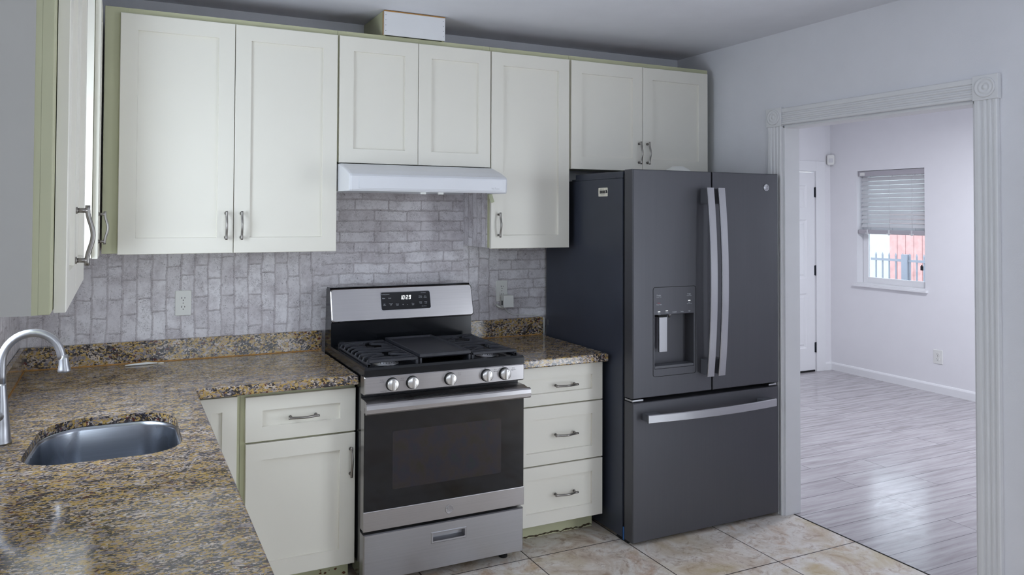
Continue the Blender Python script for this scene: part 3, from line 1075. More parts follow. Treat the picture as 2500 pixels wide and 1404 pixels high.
# under the sink counter, facing the room
t = thing('sink_cabinet', 'cream sink base cabinet under the long counter on the left', 'cabinet', (.30, -1.6, 0), 'cream base cabinets')
bm = B()
bx(bm, .0, .585, -2.80, -2.783, .092, ZCT); bx(bm, .0, .585, -.665, -.648, .092, ZCT); bx(bm, .0, .585, -2.783, -.665, .092, .109)
bx(bm, .575, .592, -2.783, -.665, .109, .14); bx(bm, .575, .592, -2.783, -.665, .82, ZCT)
for y in (-2.783, -2.10, -1.40, -.70):
    bx(bm, .575, .592, y, y + .035, .14, .82)
link('carcass', bm, 'aged', t)
bm = B(); bx(bm, .51, .522, -2.79, -.66, 0, .092); link('toe_kick', bm, 'aged', t)
for y0, y1 in ((-2.76, -2.10), (-2.085, -1.40), (-1.385, -.69)):
    bm = B(); panel_front(bm, left, y0, y1, .0885, .846, .5925, .612, .065)
    d = link('door', bm, 'cream', t); add_handle(d, left, y1 - .03, .612, .74, True)

# ------------------------------------------------------------------ granite counters
ZC = 0.8986
CT = .041


def slab(bm, outer, holes, z0, z1, ch=.006, wide=()):
    """flat slab with chamfered rim and holes (2D outlines)"""
    def inset(poly, d):
        out = []
        n = len(poly)
        for i in range(n):
            p0, p1, p2 = V((*poly[i - 1], 0)), V((*poly[i], 0)), V((*poly[(i + 1) % n], 0))
            a = (p1 - p0).normalized(); b = (p2 - p1).normalized()
            na = V((-a.y, a.x, 0)); nb = V((-b.y, b.x, 0))
            m = (na + nb)
            m = m / max(.2, m.dot(m)) * 2
            q = p1 + m * d
            out.append((q.x, q.y))
        return out
    for zz, flip in ((z1, False), (z0, True)):
        edges = []
        polys = [inset(outer, ch)] + (list(wide) if flip else list(holes))
        for poly in polys:
            vs = [bm.verts.new((x, y, zz)) for x, y in poly]
            edges += [bm.edges.new((vs[i], vs[(i + 1) % len(vs)])) for i in range(len(vs))]
        bmesh.ops.triangle_fill(bm, edges=edges, use_beauty=True, use_dissolve=False)
    inn = inset(outer, ch); inn2 = inset(outer, ch * .3)
    loft(bm, [[V((x, y, z)) for x, y in lp] for lp, z in ((inn, z1), (inn2, z1 - ch * .3), (outer, z1 - ch), (outer, z0 + ch), (inn2, z0 + ch * .3), (inn, z0))], cap0=False, cap1=False)
    for hl, wd in zip(holes, wide):   # polished edge of the opening, stepped back underneath for the bowl
        loft(bm, [[V((x, y, z)) for x, y in lp] for lp, z in ((hl, z1), (hl, z1 - .027), (wd, z1 - .027), (wd, z0))], cap0=False, cap1=False)
    bmesh.ops.remove_doubles(bm, verts=bm.verts, dist=2e-5)


# sink opening: D-like rounded outline
hole = rrect(.118, .552, -1.455, -.955, .12, 10)
hole2 = []
for (x, y) in hole:
    # left (wall) side leans, the far side bows a little
    f = (y + 1.455) / .5
    s = (x - .118) / .434
    x2 = x + .035 * f * (1 - s)
    y2 = y - .03 * f * (2 * s - 1) ** 2 * (1 if s > .5 else 1.3)
    hole2.append((x2, y2))
t = thing('granite_counter', 'long L-shaped gold and black granite counter holding the sink', 'counter', (.35, -1.2, .858))
outer = [(LX + .004, -2.95), (.650, -2.95), (.650, -.6707), (1.3065, -.6707), (1.3065, -.004), (LX + .004, -.004)]
wide_hole = [(.335 + (x - .335) * 1.10, -1.205 + (y + 1.205) * 1.10) for x, y in hole2]
bm = B(); slab(bm, outer, [hole2], ZC - CT, ZC, wide=[wide_hole])
link('countertop', bm, 'granite', t)
bm = B()
bx(bm, LX + .004, 1.3065, -.022, -.004, ZC, .9978, .002)
bx(bm, LX + .004, LX + .022, -2.95, -.022, ZC, .9978, .002)
o = link('backsplash', bm, 'granite', t)
bm = B(); bx(bm, LX + .022, 1.306, -.025, -.022, ZC, ZC + .004); bx(bm, LX + .022, LX + .025, -2.9, -.022, ZC, ZC + .004)
link('rust_coloured_joint', bm, 'raw_wood', t)
t = thing('granite_counter', 'short granite counter between the stove and the refrigerator', 'counter', (2.33, -.33, .858))
bm = B(); slab(bm, [(2.0785, -.6707), (2.5935, -.6707), (2.5935, -.004), (2.0785, -.004)], [], ZC - CT, ZC)
link('countertop', bm, 'granite', t)
bm = B(); bx(bm, 2.0785, 2.6005, -.022, -.004, ZC, .9978, .002)
link('backsplash', bm, 'granite', t)
bm = B(); bx(bm, 2.079, 2.5935, -.025, -.022, ZC, ZC + .004)
link('rust_coloured_joint', bm, 'raw_wood', t)

# sink bowl under the opening
t = thing('kitchen_sink', 'stainless undermount sink set in the left granite counter', 'sink', (.34, -1.21, .68))
cx_, cy_ = .335, -1.205


def scaled(k, z, dx=0.0):
    return [V((cx_ + (x - cx_) * k + dx, cy_ + (y - cy_) * k, z)) for x, y in hole2]


bm = B()
loft(bm, [scaled(1.08, ZC - .0275), scaled(1.005, ZC - .0275), scaled(.985, ZC - .031), scaled(.972, ZC - .041), scaled(.955, .78), scaled(.93, .70), scaled(.90, .672), scaled(.84, .655), scaled(.74, .648), scaled(.12, .640)], cap0=False, cap1=True, smooth=True)
link('basin', bm, 'sink', t)
bm = B(); lathe(bm, (cx_ + .02, cy_, .640), (0, 0, 1), [(0, .052), (.004, .05), (.005, .044), (.002, .04), (.001, .012), (.008, .010), (.009, 0)], 28)
link('drain', bm, 'steel', t)

# faucet
t = thing('kitchen_faucet', 'brushed nickel gooseneck kitchen faucet at the left edge', 'faucet', (.056, -1.17, ZC))
bm = B(); lathe(bm, (.054, -1.17, ZC), (0, 0, 1), [(0, .031), (.006, .031), (.010, .0285), (.06, .0245), (.12, .0195), (.165, .0145), (.172, .0135), (.178, .0125)], 28)
link('faucet_base', bm, 'alu', t)
bm = B()
pts = [(.054, -1.17, ZC + .17), (.054, -1.17, 1.10), (.054, -1.17, 1.135)]
R_ = .079
for k in range(1, 19):
    a = math.radians(180 - k * 9.6)
    pts.append((.054 + R_ + R_ * math.cos(a), -1.17, 1.14 + R_ * math.sin(a) * 1.05))
pts.append((.2185, -1.17, 1.135))
tube(bm, pts, .0125, 18)
link('gooseneck', bm, 'alu', t)
bm = B(); lathe(bm, (.2175, -1.17, 1.150), (.065, 0, -1), [(0, .0128), (.012, .0138), (.03, .0150), (.042, .0180), (.048, .0190), (.052, .0180), (.053, .014)], 24)
link('spray_head', bm, 'alu', t)
bm = B(); lathe(bm, (.054, -1.195, ZC + .085), (0, -1, .15), [(0, .012), (.018, .011), (.022, .008), (.085, .006), (.09, .003)], 16)
link('lever', bm, 'alu', t)

# pen-like strip on the counter
t = thing('plastic_stick', 'thin white plastic stick lying on the counter by the back splash', 'stick', (.48, -.075, ZC))
bm = B()
tube(bm, [(.40, -.083, ZC + .004), (.44, -.078, ZC + .0055), (.49, -.075, ZC + .006), (.535, -.074, ZC + .004)], [.003, .0045, .006, .003], 10)
link('stick', bm, 'white_plastic', t)
bm = B(); tube(bm, [(.538, -.075, ZC + .003), (.562, -.078, ZC + .003)], .0028, 8)
link('tip', bm, 'white_plastic', t)

# ------------------------------------------------------------------ gas range
RX0, RX1 = 1.3105, 2.0745
t = thing('gas_range', 'stainless steel freestanding gas range with black cooktop', 'stove', (1.69, -.40, 0), None)
bm = B()
bx(bm, RX0 + .003, RX1 - .003, -.690, -.060, .045, .905, .002)
link('body', bm, 'black_enamel', t)
# cooktop tray: rim and sunken floor
bm = B()
fr = lambda x0, x1, y0, y1, z: [V((x0, y0, z)), V((x1, y0, z)), V((x1, y1, z)), V((x0, y1, z))]
loft(bm, [fr(RX0, RX1, -.744, -.17, .903), fr(RX0, RX1, -.744, -.17, .930), fr(RX0 + .004, RX1 - .004, -.738, -.172, .940),
          fr(RX0 + .018, RX1 - .018, -.722, -.19, .940), fr(RX0 + .028, RX1 - .028, -.710, -.20, .928)])
link('cooktop', bm, 'black_enamel', t)
# backguard
bm = B()
sec = lambda x: [V((x, -.055, .90)), V((x, -.172, .90)), V((x, -.172, 1.052)), V((x, -.186, 1.056)), V((x, -.150, 1.212)), V((x, -.142, 1.2225)), V((x, -.09, 1.2225)), V((x, -.075, 1.21))]
loft(bm, [sec(RX0 + .004), sec(RX1 - .004)])
link('backguard', bm, 'black_enamel', t)
# stainless face, slanted
S0, S1 = V((0, -.1975, 1.0585)), V((0, -.1580, 1.2165))
su = (S1 - S0); sl = su.length; su = su.normalized(); sn = V((0, -su.z, su.y))   # outward normal (towards -y)


def slant(x, b, d): return V((x, 0, 0)) + S0 + su * b + sn * d


bm = B()
loft(bm, [[slant(x, b, d) for x, b in rrect(RX0 + .001 + k, RX1 - .001 - k, 0 + k, sl - k, .014)] for d, k in ((-.016, .002), (.001, 0), (.004, .004))])
face = link('backguard_face', bm, 'steel', t)
bm = B()
px0, px1, pz0, pz1 = 1.567, 1.832, .047, .136
loft(bm, [[slant(x, b, d) for x, b in rrect(px0 - k, px1 + k, pz0 - k, pz1 + k, .010)] for d, k in ((.0035, .003), (.0055, .002), (.0058, .0005))])
o = link('display_bezel', bm, 'steel_dull', face)
bm = B()
loft(bm, [[slant(x, b, d) for x, b in rrect(px0, px1, pz0, pz1, .009)] for d in (.005, .0064)])
link('display', bm, 'black_gloss', face)
# clock digits, seven-segment, leaning
bm = B()
SEG = {'0': 'abcdef', '1': 'bc', '2': 'abged', '9': 'abcdfg'}


def seg_digit(ch, x, b, w, h):
    th = .0026
    lean = .18
    def q(xa, ba, xb, bb):
        vs = [(xa, ba), (xb, ba), (xb, bb), (xa, bb)]
        bm.faces.new([bm.verts.new(slant(x + a + c * lean, b + c, .0068)) for a, c in vs])
    for s_ in SEG[ch]:
        if s_ == 'a': q(0, h - th, w, h)
        if s_ == 'd': q(0, 0, w, th)
        if s_ == 'g': q(0, h / 2 - th / 2, w, h / 2 + th / 2)
        if s_ == 'b': q(w - th, h / 2, w, h)
        if s_ == 'c': q(w - th, 0, w, h / 2)
        if s_ == 'f': q(0, h / 2, th, h)
        if s_ == 'e': q(0, 0, th, h / 2)


bz = .098
for ch, x in (('1', 1.6665), ('0', 1.6800), ('2', 1.6985), ('9', 1.7140)):
    seg_digit(ch, x, bz, .0105, .020)
for b in (.0045, .0135):
    bm.faces.new([bm.verts.new(slant(1.6935 + a + (b + c) * .18, bz + b + c, .0068)) for a, c in ((0, 0), (.0022, 0), (.0022, .0022), (0, .0022))])
link('clock_digits', bm, 'clock', face)
for s_, x, b, sz in (('Cooking Options', 1.591, .126, .0062), ('Bake', 1.581, .106, .0072), ('Broil', 1.614, .106, .0072), ('Self\nClean', 1.583, .074, .0062),
                     ('Cancel\nOff', 1.617, .075, .0066), ('Power\nStart', 1.652, .072, .0062), ('+', 1.682, .071, .0125), ('-', 1.706, .071, .0125), ('Oven\nLight', 1.736, .072, .0062),
                     ('Time Settings', 1.796, .128, .0050), ('Timer\nOn/Off', 1.778, .108, .0066), ('Set\nClock', 1.805, .107, .0066), ('Delay\nTime', 1.778, .077, .0066), ('Temp\nLock', 1.806, .077, .0066), ('Clean with care', 1.795, .059, .0042)):
    bm = B(); text_bm(bm, s_, sz, slant(x, b, .0064), uz=su)
    link('key_lettering', bm, 'print_white', face)

# control panel with five knobs
bm = B()
P0 = V((0, -.744, .902)); P1 = V((0, -.742, .827))
sec = lambda x, k: [V((x, -.69, .902)), V((x, -.742 + k, .902)), V((x, -.7455 + k, .897)), V((x, -.7455 + k, .832)), V((x, -.741 + k, .827)), V((x, -.69, .827))]
loft(bm, [sec(RX0 + .000, .004), sec(RX0 + .004, 0), sec(RX1 - .004, 0), sec(RX1 - .0, .004)])
cp = link('control_panel', bm, 'steel', t)
KX = (1.4325, 1.524, 1.7015, 1.8805, 1.9715)
for kx in KX:
    bm = B(); lathe(bm, (kx, -.7455, .8645), (0, -1, 0), [(0, .0285), (.004, .028), (.006, .0265), (.007, .024)], 32)
    kb = link('knob', bm, 'dark', cp)
    bm = B()
    lathe(bm, (kx, -.7515, .8645), (0, -1, 0), [(0, .0262), (.010, .0255), (.013, .0245), (.0145, .022), (.0145, 0)], 32)
    bx(bm, kx - .0055, kx + .0055, -.775, -.765, .8645 - .0225, .8645 + .0225, .002)
    link('knob_cap', bm, 'knob', kb)
    bm = B(); bx(bm, kx + .0062, kx + .0102, -.7672, -.7658, .8645 + .009, .8645 + .0195, 0)
    link('pointer', bm, 'print_dark', kb)
knob_words = [('Push to Turn', .0055, 1.395, .838)]
for kx, s_ in zip(KX, ('Left Front', 'Left Rear', 'Center', 'Right Rear', 'Right Front')):
    dx_ = .046 if kx > 1.6 else -.046
    knob_words += [('Off', .0055, kx - .008, .8965), ('Hi  Lo', .0055, kx + dx_, .886), (s_, .005, kx + dx_, .878)]
for s_, sz, x, z in knob_words:
    bm = B(); text_bm(bm, s_, sz, (x, -.7457, z))
    link('knob_lettering', bm, 'print_dark', cp)

# oven door
bm = B()
bx(bm, RX0 + .002, RX1 - .002, -.738, -.692, .256, .800, .002)
dr = link('oven_door', bm, 'steel', t)
bm = B()
bx(bm, RX0 + .001, RX1 - .001, -.7435, -.738, .340, .752, .0015)
link('door_glass', bm, 'black_gloss', dr)
bm = B()
loft(bm, [[V((x, d, z)) for x, z in rrect(1.438, 1.957, .418, .664, .008)] for d in (-.7433, -.7440)])
link('oven_window', bm, 'oven_window', dr)
bm = B()
bx(bm, RX0 - .001, RX1 + .001, -.7455, -.738, .2565, .340, .003)
link('lower_strip', bm, 'steel', dr)
bm = B()
bx(bm, RX0, RX1, -.7445, -.692, .752, .806, .002)
loft(bm, [[V((x, -.742, .776)), V((x, -.742, .8065)), V((x, -.784, .8005)), V((x, -.784, .776))] for x in (RX0 + .001, RX1 - .001)])
hs = lambda x: [V((x, -.7955 + a, .7785 + b)) for a, b in ((.012, -.0235), (.002, -.022), (-.003, -.016), (-.005, 0), (-.003, .016), (.002, .022), (.012, .0235), (.016, .018), (.016, -.018))]
loft(bm, [hs(RX0 - .006), hs(RX1 + .006)])
link('handle', bm, 'steel', dr)
for x0, x1 in ((1.430, 1.492), (1.528, 1.682), (1.718, 1.872), (1.905, 1.960)):
    bm = B()
    loft(bm, [[V((x, y, z)) for x, y in rrect(x0, x1, -.770, -.756, .0055)] for z in (.7985, .8055)])
    link('vent_slot', bm, 'dark', dr)


def medallion(name, parent, c, nn, r, mats=('steel', 'steel_dull')):
    """round badge with a ring and curling monogram"""
    c, nn = V(c), V(nn)
    bm = B()
    lathe(bm, c, nn, [(0, r), (.002, r), (.0028, r * .94), (.0022, r * .86), (.0024, 0)], 36)
    u = V((0, 0, 1)).cross(nn).normalized(); u = -u if u.x < 0 else u
    P = lambda a, b: c + u * (a * r) + V((0, 0, b * r)) + nn * .0027
    arcs = [
        [(-.02, .28), (-.22, .42), (-.42, .30), (-.46, .02), (-.38, -.22), (-.18, -.30), (-.02, -.18), (-.02, .02), (-.18, .04)],
        [(.46, .26), (.30, .42), (.12, .34), (.12, .14), (.26, .06), (.10, -.02), (.08, -.22), (.24, -.32), (.42, -.22), (.46, -.06)],
        [(-.5, -.45), (-.2, -.42), (.1, -.5), (.4, -.42)]]
    for k in range(4):
        a0 = math.radians(45 + 90 * k)
        arcs.append([(.72 * math.cos(a0 + d), .72 * math.sin(a0 + d)) for d in (-.5, -.25, 0, .25, .5)])
    for a in arcs:
        tube(bm, [P(*p) for p in a], r * .045, 6, 1)
    o = link(name, bm, mats, parent)
    o['label'] = 'round metal badge with script letters'
    return o


medallion('badge', dr, (1.7015, -.7455, .2945), (0, -1, 0), .0195)

# storage drawer
bm = B()
z0, z1 = .045, .243
hx0, hx1, hz0, hz1 = 1.616, 1.786, .157, .206
q = lambda a, b, c, d, y: [V((a, y, c)), V((b, y, c)), V((b, y, d)), V((a, y, d))]
loft(bm, [q(RX0 + .001, RX1 - .001, z0, z1, -.692), q(RX0 + .001, RX1 - .001, z0, z1, -.738), q(RX0 + .007, RX1 - .006, z0 + .004, z1 - .004, -.744),
          q(hx0, hx1, hz0, hz1, -.744), q(hx0 + .003, hx1 - .003, hz0 + .003, hz1 - .003, -.7465), q(hx0 + .009, hx1 - .009, hz0 + .010, hz1 - .008, -.746), q(hx0 + .012, hx1 - .012, hz0 + .016, hz1 - .010, -.718)])
link('storage_drawer', bm, 'steel_dull', t)
for x in (1.36, 2.01):
    bm = B(); lathe(bm, (x, -.665, 0), (0, 0, 1), [(0, .02), (.012, .02), (.014, .010), (.05, .010)], 16)
    link('levelling_foot', bm, 'dark', t)
for x in (1.36, 2.01):
    bm = B(); lathe(bm, (x, -.12, 0), (0, 0, 1), [(0, .02), (.012, .02), (.014, .010), (.05, .010)], 16)
    link('levelling_foot', bm, 'dark', t)

# burners
for x, y, r in ((1.447, -.615, .048), (1.447, -.335, .036), (1.940, -.615, .042), (1.940, -.335, .036), (1.693, -.47, .040)):
    bm = B()
    lathe(bm, (x, y, .928), (0, 0, 1), [(0, r * 1.25), (.004, r * 1.2), (.006, r * 1.02), (.016, r), (.018, r * .97)], 30)
    bn = link('burner', bm, 'alu', t)
    bm = B()
    lathe(bm, (x, y, .944), (0, 0, 1), [(0, r * .98), (.006, r * .98), (.009, r * .9), (.010, 0)], 30)
    cp_ = link('burner_cap', bm, 'iron', bn)
    bm = B()
    for k in range(24):
        a = 2 * math.pi * k / 24
        c = V((x + math.cos(a) * (r * 1.01), y + math.sin(a) * (r * 1.01), .9385))
        lathe(bm, c, (math.cos(a), math.sin(a), 0), [(-.002, .0020), (.0006, .0020)], 6)
    link('flame_ports', bm, 'dark', bn)


def grate(x0, x1, flip):
    """cast grate: frame bars, cross fingers that drop at the outer side, two spider crosses"""
    bm = B()
    zt = .966
    y0, y1 = -.712, -.235
    w = .010
    def cb(p, q_, w_=.009, d_=.013): bar(bm, [p, q_], w_, d_, (V(q_) - V(p)).cross(V((0, 0, 1))))
    xo, xi = (x0, x1) if not flip else (x1, x0)
    sg = 1 if not flip else -1
    cb((xi, y0, zt - .006), (xi, y1, zt - .006)); cb((x0, y0, zt - .006), (x1, y0, zt - .006)); cb((x0, y1, zt - .006), (x1, y1, zt - .006))
    cb((xo, y0, .944), (xo, y1, .944), .010, .010)
    for k in range(8):
        y = y0 + .03 + (y1 - y0 - .06) * k / 7
        long = k in (0, 3, 4, 7)
        xe = xi if long else xo + sg * .085
        bar(bm, [(xo, y, .942), (xo + sg * .006, y, .958), (xo + sg * .022, y, zt - .002), (xe, y, zt - .004)], .009, .012, (0, 1, 0))
        if not long:
            bar(bm, [(xi, y, zt - .005), (xi - sg * .055, y, zt - .003)], .009, .012, (0, 1, 0))
    xc = (x0 + x1) / 2
    for yc in (-.615, -.335):
        for a in (35, 145, 215, 325):
            ca, sa = math.cos(math.radians(a)), math.sin(math.radians(a))
            bar(bm, [(xc + ca * .020, yc + sa * .016, zt + .002), (xc + ca * .06, yc + sa * .045, zt + .003), (xc + ca * .118, yc + sa * .088, zt - .005)], .008, .011, V((-sa, ca, 0)))
    for x in (x0, x1):
        for y in (y0 + .006, y1 - .006):
            bx(bm, x - .006, x + .006, y - .006, y + .006, .929, zt - .004)
    bmesh.ops.remove_doubles(bm, verts=bm.verts, dist=1e-6)
    return link('grate', bm, 'iron', t)


grate(1.340, 1.558, False)
grate(1.828, 2.046, True)

# griddle plate resting between the grates
g = thing('griddle', 'black cast iron griddle plate in the middle of the cooktop', 'griddle', (1.693, -.475, .929))
bm = B()
q = lambda a, z: [V((1.570 + a, -.716 + a, z)), V((1.816 - a, -.716 + a, z)), V((1.816 - a, -.238 - a, z)), V((1.570 + a, -.238 - a, z))]
loft(bm, [q(.006, .958), q(0, .964), q(0, .976), q(.003, .978), q(.008, .978), q(.014, .970)])
link('plate', bm, 'iron', g)
bm = B()
bx(bm, 1.571, 1.580, -.715, -.24, .9285, .958); bx(bm, 1.806, 1.815, -.715, -.24, .9285, .958)
link('support_frame', bm, 'iron', g)

# ------------------------------------------------------------------ refrigerator
FX0, FX1, FXM = 2.6135, 3.5620, 3.1060
FY = -.845
t = thing('refrigerator', 'tall slate grey French door refrigerator with bottom freezer', 'refrigerator', (3.09, -.42, 0))
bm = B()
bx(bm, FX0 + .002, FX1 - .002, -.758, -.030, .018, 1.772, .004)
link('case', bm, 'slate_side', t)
bm = B()
bx(bm, FX0 + .003, FX1 - .003, -.700, -.30, 1.772, 1.780, .003)
bx(bm, FX0 + .006, FX0 + .08, -.755, -.33, 1.772, 1.806, .004); bx(bm, FX1 - .08, FX1 - .006, -.755, -.60, 1.772, 1.806, .004)
link('hinge_cover', bm, 'slate_side', t)
bm = B(); bx(bm, FX0 + .012, FX1 - .012, -.776, -.757, .03, 1.79)
link('door_gasket', bm, 'dark', t)


def fr_door(u0, u1, z0, z1, name, hole=None):
    bm = B()
    def lp(a, b, y): return [V((u0 + a, y, z0 + b)), V((u1 - a, y, z0 + b)), V((u1 - a, y, z1 - b)), V((u0 + a, y, z1 - b))]
    L = [lp(0.003, 0.002, -.776), lp(0, 0, -.779), lp(0, 0, FY + .007), lp(.0015, .0012, FY + .0025), lp(.005, .004, FY)]
    if hole:
        a0, a1, c0, c1 = hole
        hl = lambda y, k, top=0: [V((a0 + k, y, c0 + k)), V((a1 - k, y, c0 + k)), V((a1 - k, y, c1 - k)), V((a0 + k, y, c1 - k))]
        L += [hl(FY, 0), hl(FY + .003, .002), hl(FY + .060, .008)]
    loft(bm, L)
    return link(name, bm, 'slate', t)


dl = fr_door(FX0, FXM - .0035, .706, 1.812, 'left_door', (2.742, 2.990, .838, 1.103))
dl['label'] = 'left door with water dispenser'
drr = fr_door(FXM + .0035, FX1, .706, 1.812, 'right_door')
drr['label'] = 'right door with round badge'
fz = fr_door(FX0, FX1, .020, .686, 'freezer_drawer')
# hinges between the doors
for x0, x1 in ((FX0 + .004, FX0 + .07), (FX1 - .06, FX1 - .006)):
    bm = B(); bx(bm, x0, x1, -.835, -.775, .689, .699, .003)
    link('hinge', bm, 'alu', t)
for x0, x1 in ((FX0 + .010, FX0 + .05), (FX1 - .05, FX1 - .010)):
    bm = B(); bx(bm, x0, x1, -.79, -.70, 0.0, .018, .003)
    link('foot', bm, 'dark', t)


def fr_handle(parent, pts, w, side, brackets, mat):
    bm = B(); bar(bm, pts, w, .012, side)
    h = link('handle', bm, mat, parent)
    h['label'] = 'pale aluminium bar handle'
    for b in brackets:
        bm = B(); bx(bm, *b, .003)
        link('handle_bracket', bm, 'slate_plastic', h)
    return h


N = 20
for xc, dpar in ((3.047, dl), (3.119, drr)):
    pts = [(xc, FY - .050 - .026 * (1 - (2 * k / N - 1) ** 2), .790 + (1.728 - .790) * k / N) for k in range(N + 1)]
    br = [(xc - .018, xc + .018, FY - .048, FY, z - .038, z + .038) for z in (.834, 1.686)]
    fr_handle(dpar, pts, .044, (1, 0, 0), br, 'alu')
pts = [(2.664 + (3.488 - 2.664) * k / N, FY - .050 - .026 * (1 - (2 * k / N - 1) ** 2), .6185) for k in range(N + 1)]
fr_handle(fz, pts, .040, (0, 0, 1), [(x - .04, x + .04, FY - .048, FY, .602, .635) for x in (2.708, 3.444)], 'alu_x')
medallion('badge', drr, (3.4755, FY, 1.7385), (0, -1, 0), .0185, ('alu', 'steel_dull'))

# dispenser: outline, control area, cavity fittings
bm = B()
ol = rrect(2.7335, 2.9985, .803, 1.237, .012, 5)
tube(bm, [V((x, FY - .0002, z)) for x, z in ol] + [V((ol[0][0], FY - .0002, ol[0][1]))], .0013, 6)
link('dispenser_outline', bm, 'dark', dl)
for s_, x, z, sz in (('Freezer', 2.768, 1.198, .0085), ('Internal Temp', 2.768, 1.190, .0052), ('Water Filter', 2.769, 1.152, .0066), ('Water', 2.769, 1.110, .0060), ('Lock Hold', 2.769, 1.103, .0045), ('Cubed', 2.817, 1.112, .0064),
                     ('Crushed', 2.864, 1.1125, .0074), ('Turbo', 2.911, 1.1125, .0074), ('Light', 2.957, 1.1135, .0074), ('Fridge', 2.956, 1.198, .0085), ('Internal Temp', 2.956, 1.190, .0052), ('Door', 2.957, 1.1565, .006), ('Alarm On Off', 2.957, 1.150, .0052)):
    bm = B(); text_bm(bm, s_, sz, (x, FY - .0002, z))
    link('dispenser_lettering', bm, 'print_white', dl)
bm = B(); text_bm(bm, 'Reset', .0072, (2.769, FY - .0002, 1.160))
link('dispenser_red_lettering', bm, 'print_red', dl)
for x, z in ((2.769, 1.1175), (2.817, 1.1200), (2.957, 1.1655)):
    bm = B(); bx(bm, x - .007, x + .007, FY - .001, FY, z - .0016, z + .0016)
    link('indicator_light', bm, 'led', dl)
bm = B()
bx(bm, 2.777, 2.829, FY + .012, FY + .052, 1.088, 1.1025, .002)
pd = link('paddle_mount', bm, 'dark', dl)
bm = B(); bx(bm, 2.779, 2.828, FY + .010, FY + .018, .918, 1.088, .002)
link('dispenser_paddle', bm, 'alu', dl)
bm = B(); lathe(bm, (2.856, FY + .03, 1.100), (0, 0, -1), [(0, .012), (.006, .012), (.008, .006), (.018, .005)], 14)
link('water_nozzle', bm, 'alu', dl)
bm = B(); bx(bm, 2.745, 2.987, FY + .001, FY + .056, .8395, .853, .003)
link('drip_tray', bm, 'slate_plastic', dl)
# energy / barcode sticker on the side
bm = B()
loft(bm, [[V((x, y, z)) for y, z in rrect(-.634, -.553, 1.684, 1.7285, .004)] for x in (FX0 + .0022, FX0 + .0014)])
st = link('barcode_sticker', bm, 'paper', t)
bm = B()
random.seed(2)
y = -.565
while y > -.610:
    w = random.choice((.0008, .0012, .002))
    bx(bm, FX0 + .0008, FX0 + .0014, y - w, y, 1.699, 1.715); y -= w + random.choice((.0009, .0014))
text_bm(bm, 'SERIAL No.', .0075, (FX0 + .0012, -.586, 1.7215), ux=(0, -1, 0))
text_bm(bm, '1049022 0017', .0065, (FX0 + .0012, -.590, 1.6925), ux=(0, -1, 0))
lathe(bm, (FX0 + .0014, -.622, 1.712), (-1, 0, 0), [(0, .006), (.0006, .006)], 12); lathe(bm, (FX0 + .0014, -.627, 1.705), (-1, 0, 0), [(0, .005), (.0006, .005)], 12)
lathe(bm, (FX0 + .0014, -.619, 1.703), (-1, 0, 0), [(0, .004), (.0006, .004)], 12)
link('barcode', bm, 'print_dark', st)
bm = B(); bx(bm, FX0 - .0005, FX0 + .002, -.775, -.766, .012, .075, .0004)
link('blue_film', bm, 'blue', t)
bm = B(); bx(bm, FX0 + .0008, FX0 + .002, -.030 - .03, -.030 - .012, .955, .985)
link('side_label', bm, 'slate_plastic', t)

# dish on top of the fridge, only its rim shows
tt = thing('white_dish', 'rounded white dish just showing above the left fridge door', 'dish', (3.16, -.52, 1.781))
bm = B()
lathe(bm, (3.16, -.52, 1.7805), (0, 0, 1), [(0, .098), (.012, .096), (.040, .080), (.062, .058), (.074, .036), (.078, .030), (.080, 0)], 40)
link('dish', bm, 'white_plastic', tt)

# ------------------------------------------------------------------ lamp added to brighten the side room (above the view)
lp_ = thing('added_fill_lamp', 'round flush lamp added out of view to brighten the side room', 'lamp', (5.6, -0.45, 2.56))
bm = B(); lathe(bm, (5.6, -0.45, 2.5595), (0, 0, -1), [(0, .18), (.03, .18), (.034, .172)], 40)
link('added_lamp_housing', bm, 'white_trim', lp_)
bm = B(); lathe(bm, (5.6, -0.45, 2.5265), (0, 0, -1), [(0, .168), (.012, .165), (.024, .14), (.031, .09), (.033, 0)], 40)
link('diffuser', bm, 'lamp', lp_)

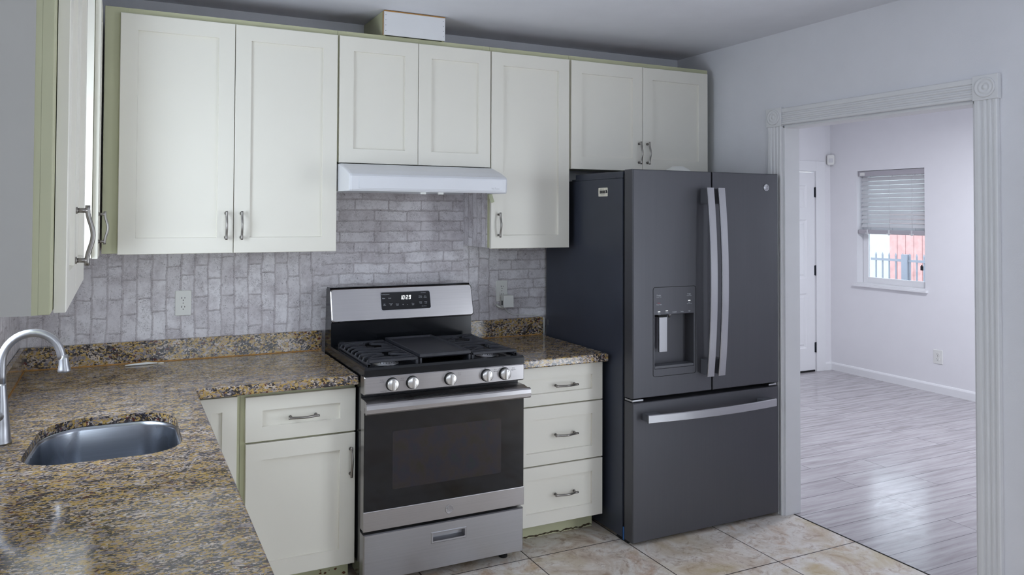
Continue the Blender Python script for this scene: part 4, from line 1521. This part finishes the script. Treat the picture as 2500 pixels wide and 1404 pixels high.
# ------------------------------------------------------------------ outside the window
bm = B(); bx(bm, RX + .15, 30, -12, 20, -.15, -.10); struct('ground', bm, 'ground')
t = thing('iron_fence', 'dark iron picket fence outside the side room window', 'fence', (9.5, 2.8, -.1))
bm = B()
bx(bm, 9.485, 9.515, 1.2, 4.4, 1.005, 1.035); bx(bm, 9.485, 9.515, 1.2, 4.4, .10, .13)
link('rail', bm, 'fence', t)
for k in range(34):
    y = 1.25 + k * .094
    bm = B(); bx(bm, 9.492, 9.508, y - .007, y + .007, -.1, 1.075); loft(bm, [[V((9.5 + a * .010, y + b * .010, 1.075)) for a, b in ((-1, -1), (1, -1), (1, 1), (-1, 1))], [V((9.5 + a * .001, y + b * .001, 1.115)) for a, b in ((-1, -1), (1, -1), (1, 1), (-1, 1))]])
    link('picket', bm, 'fence', t)
bm = B(); bx(bm, 9.46, 9.54, 2.575, 2.655, -.1, 1.10, .004)
link('post', bm, 'fence', t)
t = thing('wood_fence', 'red stained board fence behind the iron fence outside', 'fence', (12.0, 3.6, -.1))
for k in range(17):
    y = 2.25 + k * .142
    bm = B(); bx(bm, 11.99, 12.02, y, y + .136, -.1, 1.62 + .012 * (k % 3), .003)
    link('board', bm, 'redwood', t)
bm = B(); bx(bm, 12.02, 12.06, 2.25, 4.66, .3, .39); bx(bm, 12.02, 12.06, 2.25, 4.66, 1.25, 1.34)
link('rail', bm, 'redwood', t)
t = thing('neighbour_house', 'pale stucco house wall far outside the side room window', 'house', (14.5, 7, -.1))
bm = B(); bx(bm, 14.0, 15.0, 4.9, 10.5, -.1, 2.9); link('house_wall', bm, 'stucco', t)
bm = B(); loft(bm, [[V((13.7, y, 2.9)), V((15.3, y, 2.9)), V((14.5, y, 3.8))] for y in (4.7, 10.7)]); link('roof', bm, 'redwood', t)
random.seed(11)
for k, (y, lab) in enumerate(((1.98, 'right'), (2.72, 'centre'), (3.46, 'left'))):
    bm = B()
    for j in range(420):
        c = V((9.05 + random.uniform(-.2, .2), y + random.uniform(-.29, .29), .36 + random.uniform(-.42, .42)))
        d = V((random.gauss(0, 1), random.gauss(0, 1), random.gauss(0, 1))).normalized(); e = d.orthogonal().normalized()
        s_ = random.uniform(.03, .05)
        vs = [bm.verts.new(c + d * s_), bm.verts.new(c + e * s_ * .4), bm.verts.new(c - d * s_), bm.verts.new(c - e * s_ * .4)]
        bm.faces.new(vs)
    o = link('shrub', bm, 'leaf')
    where = {'right': 'grey green shrub right of the iron fence post outside', 'centre': 'grey green shrub in front of the iron fence post outside', 'left': 'grey green shrub left of the iron fence post outside'}[lab]
    tag(o, where, 'shrub', 'shrubs by the iron fence')
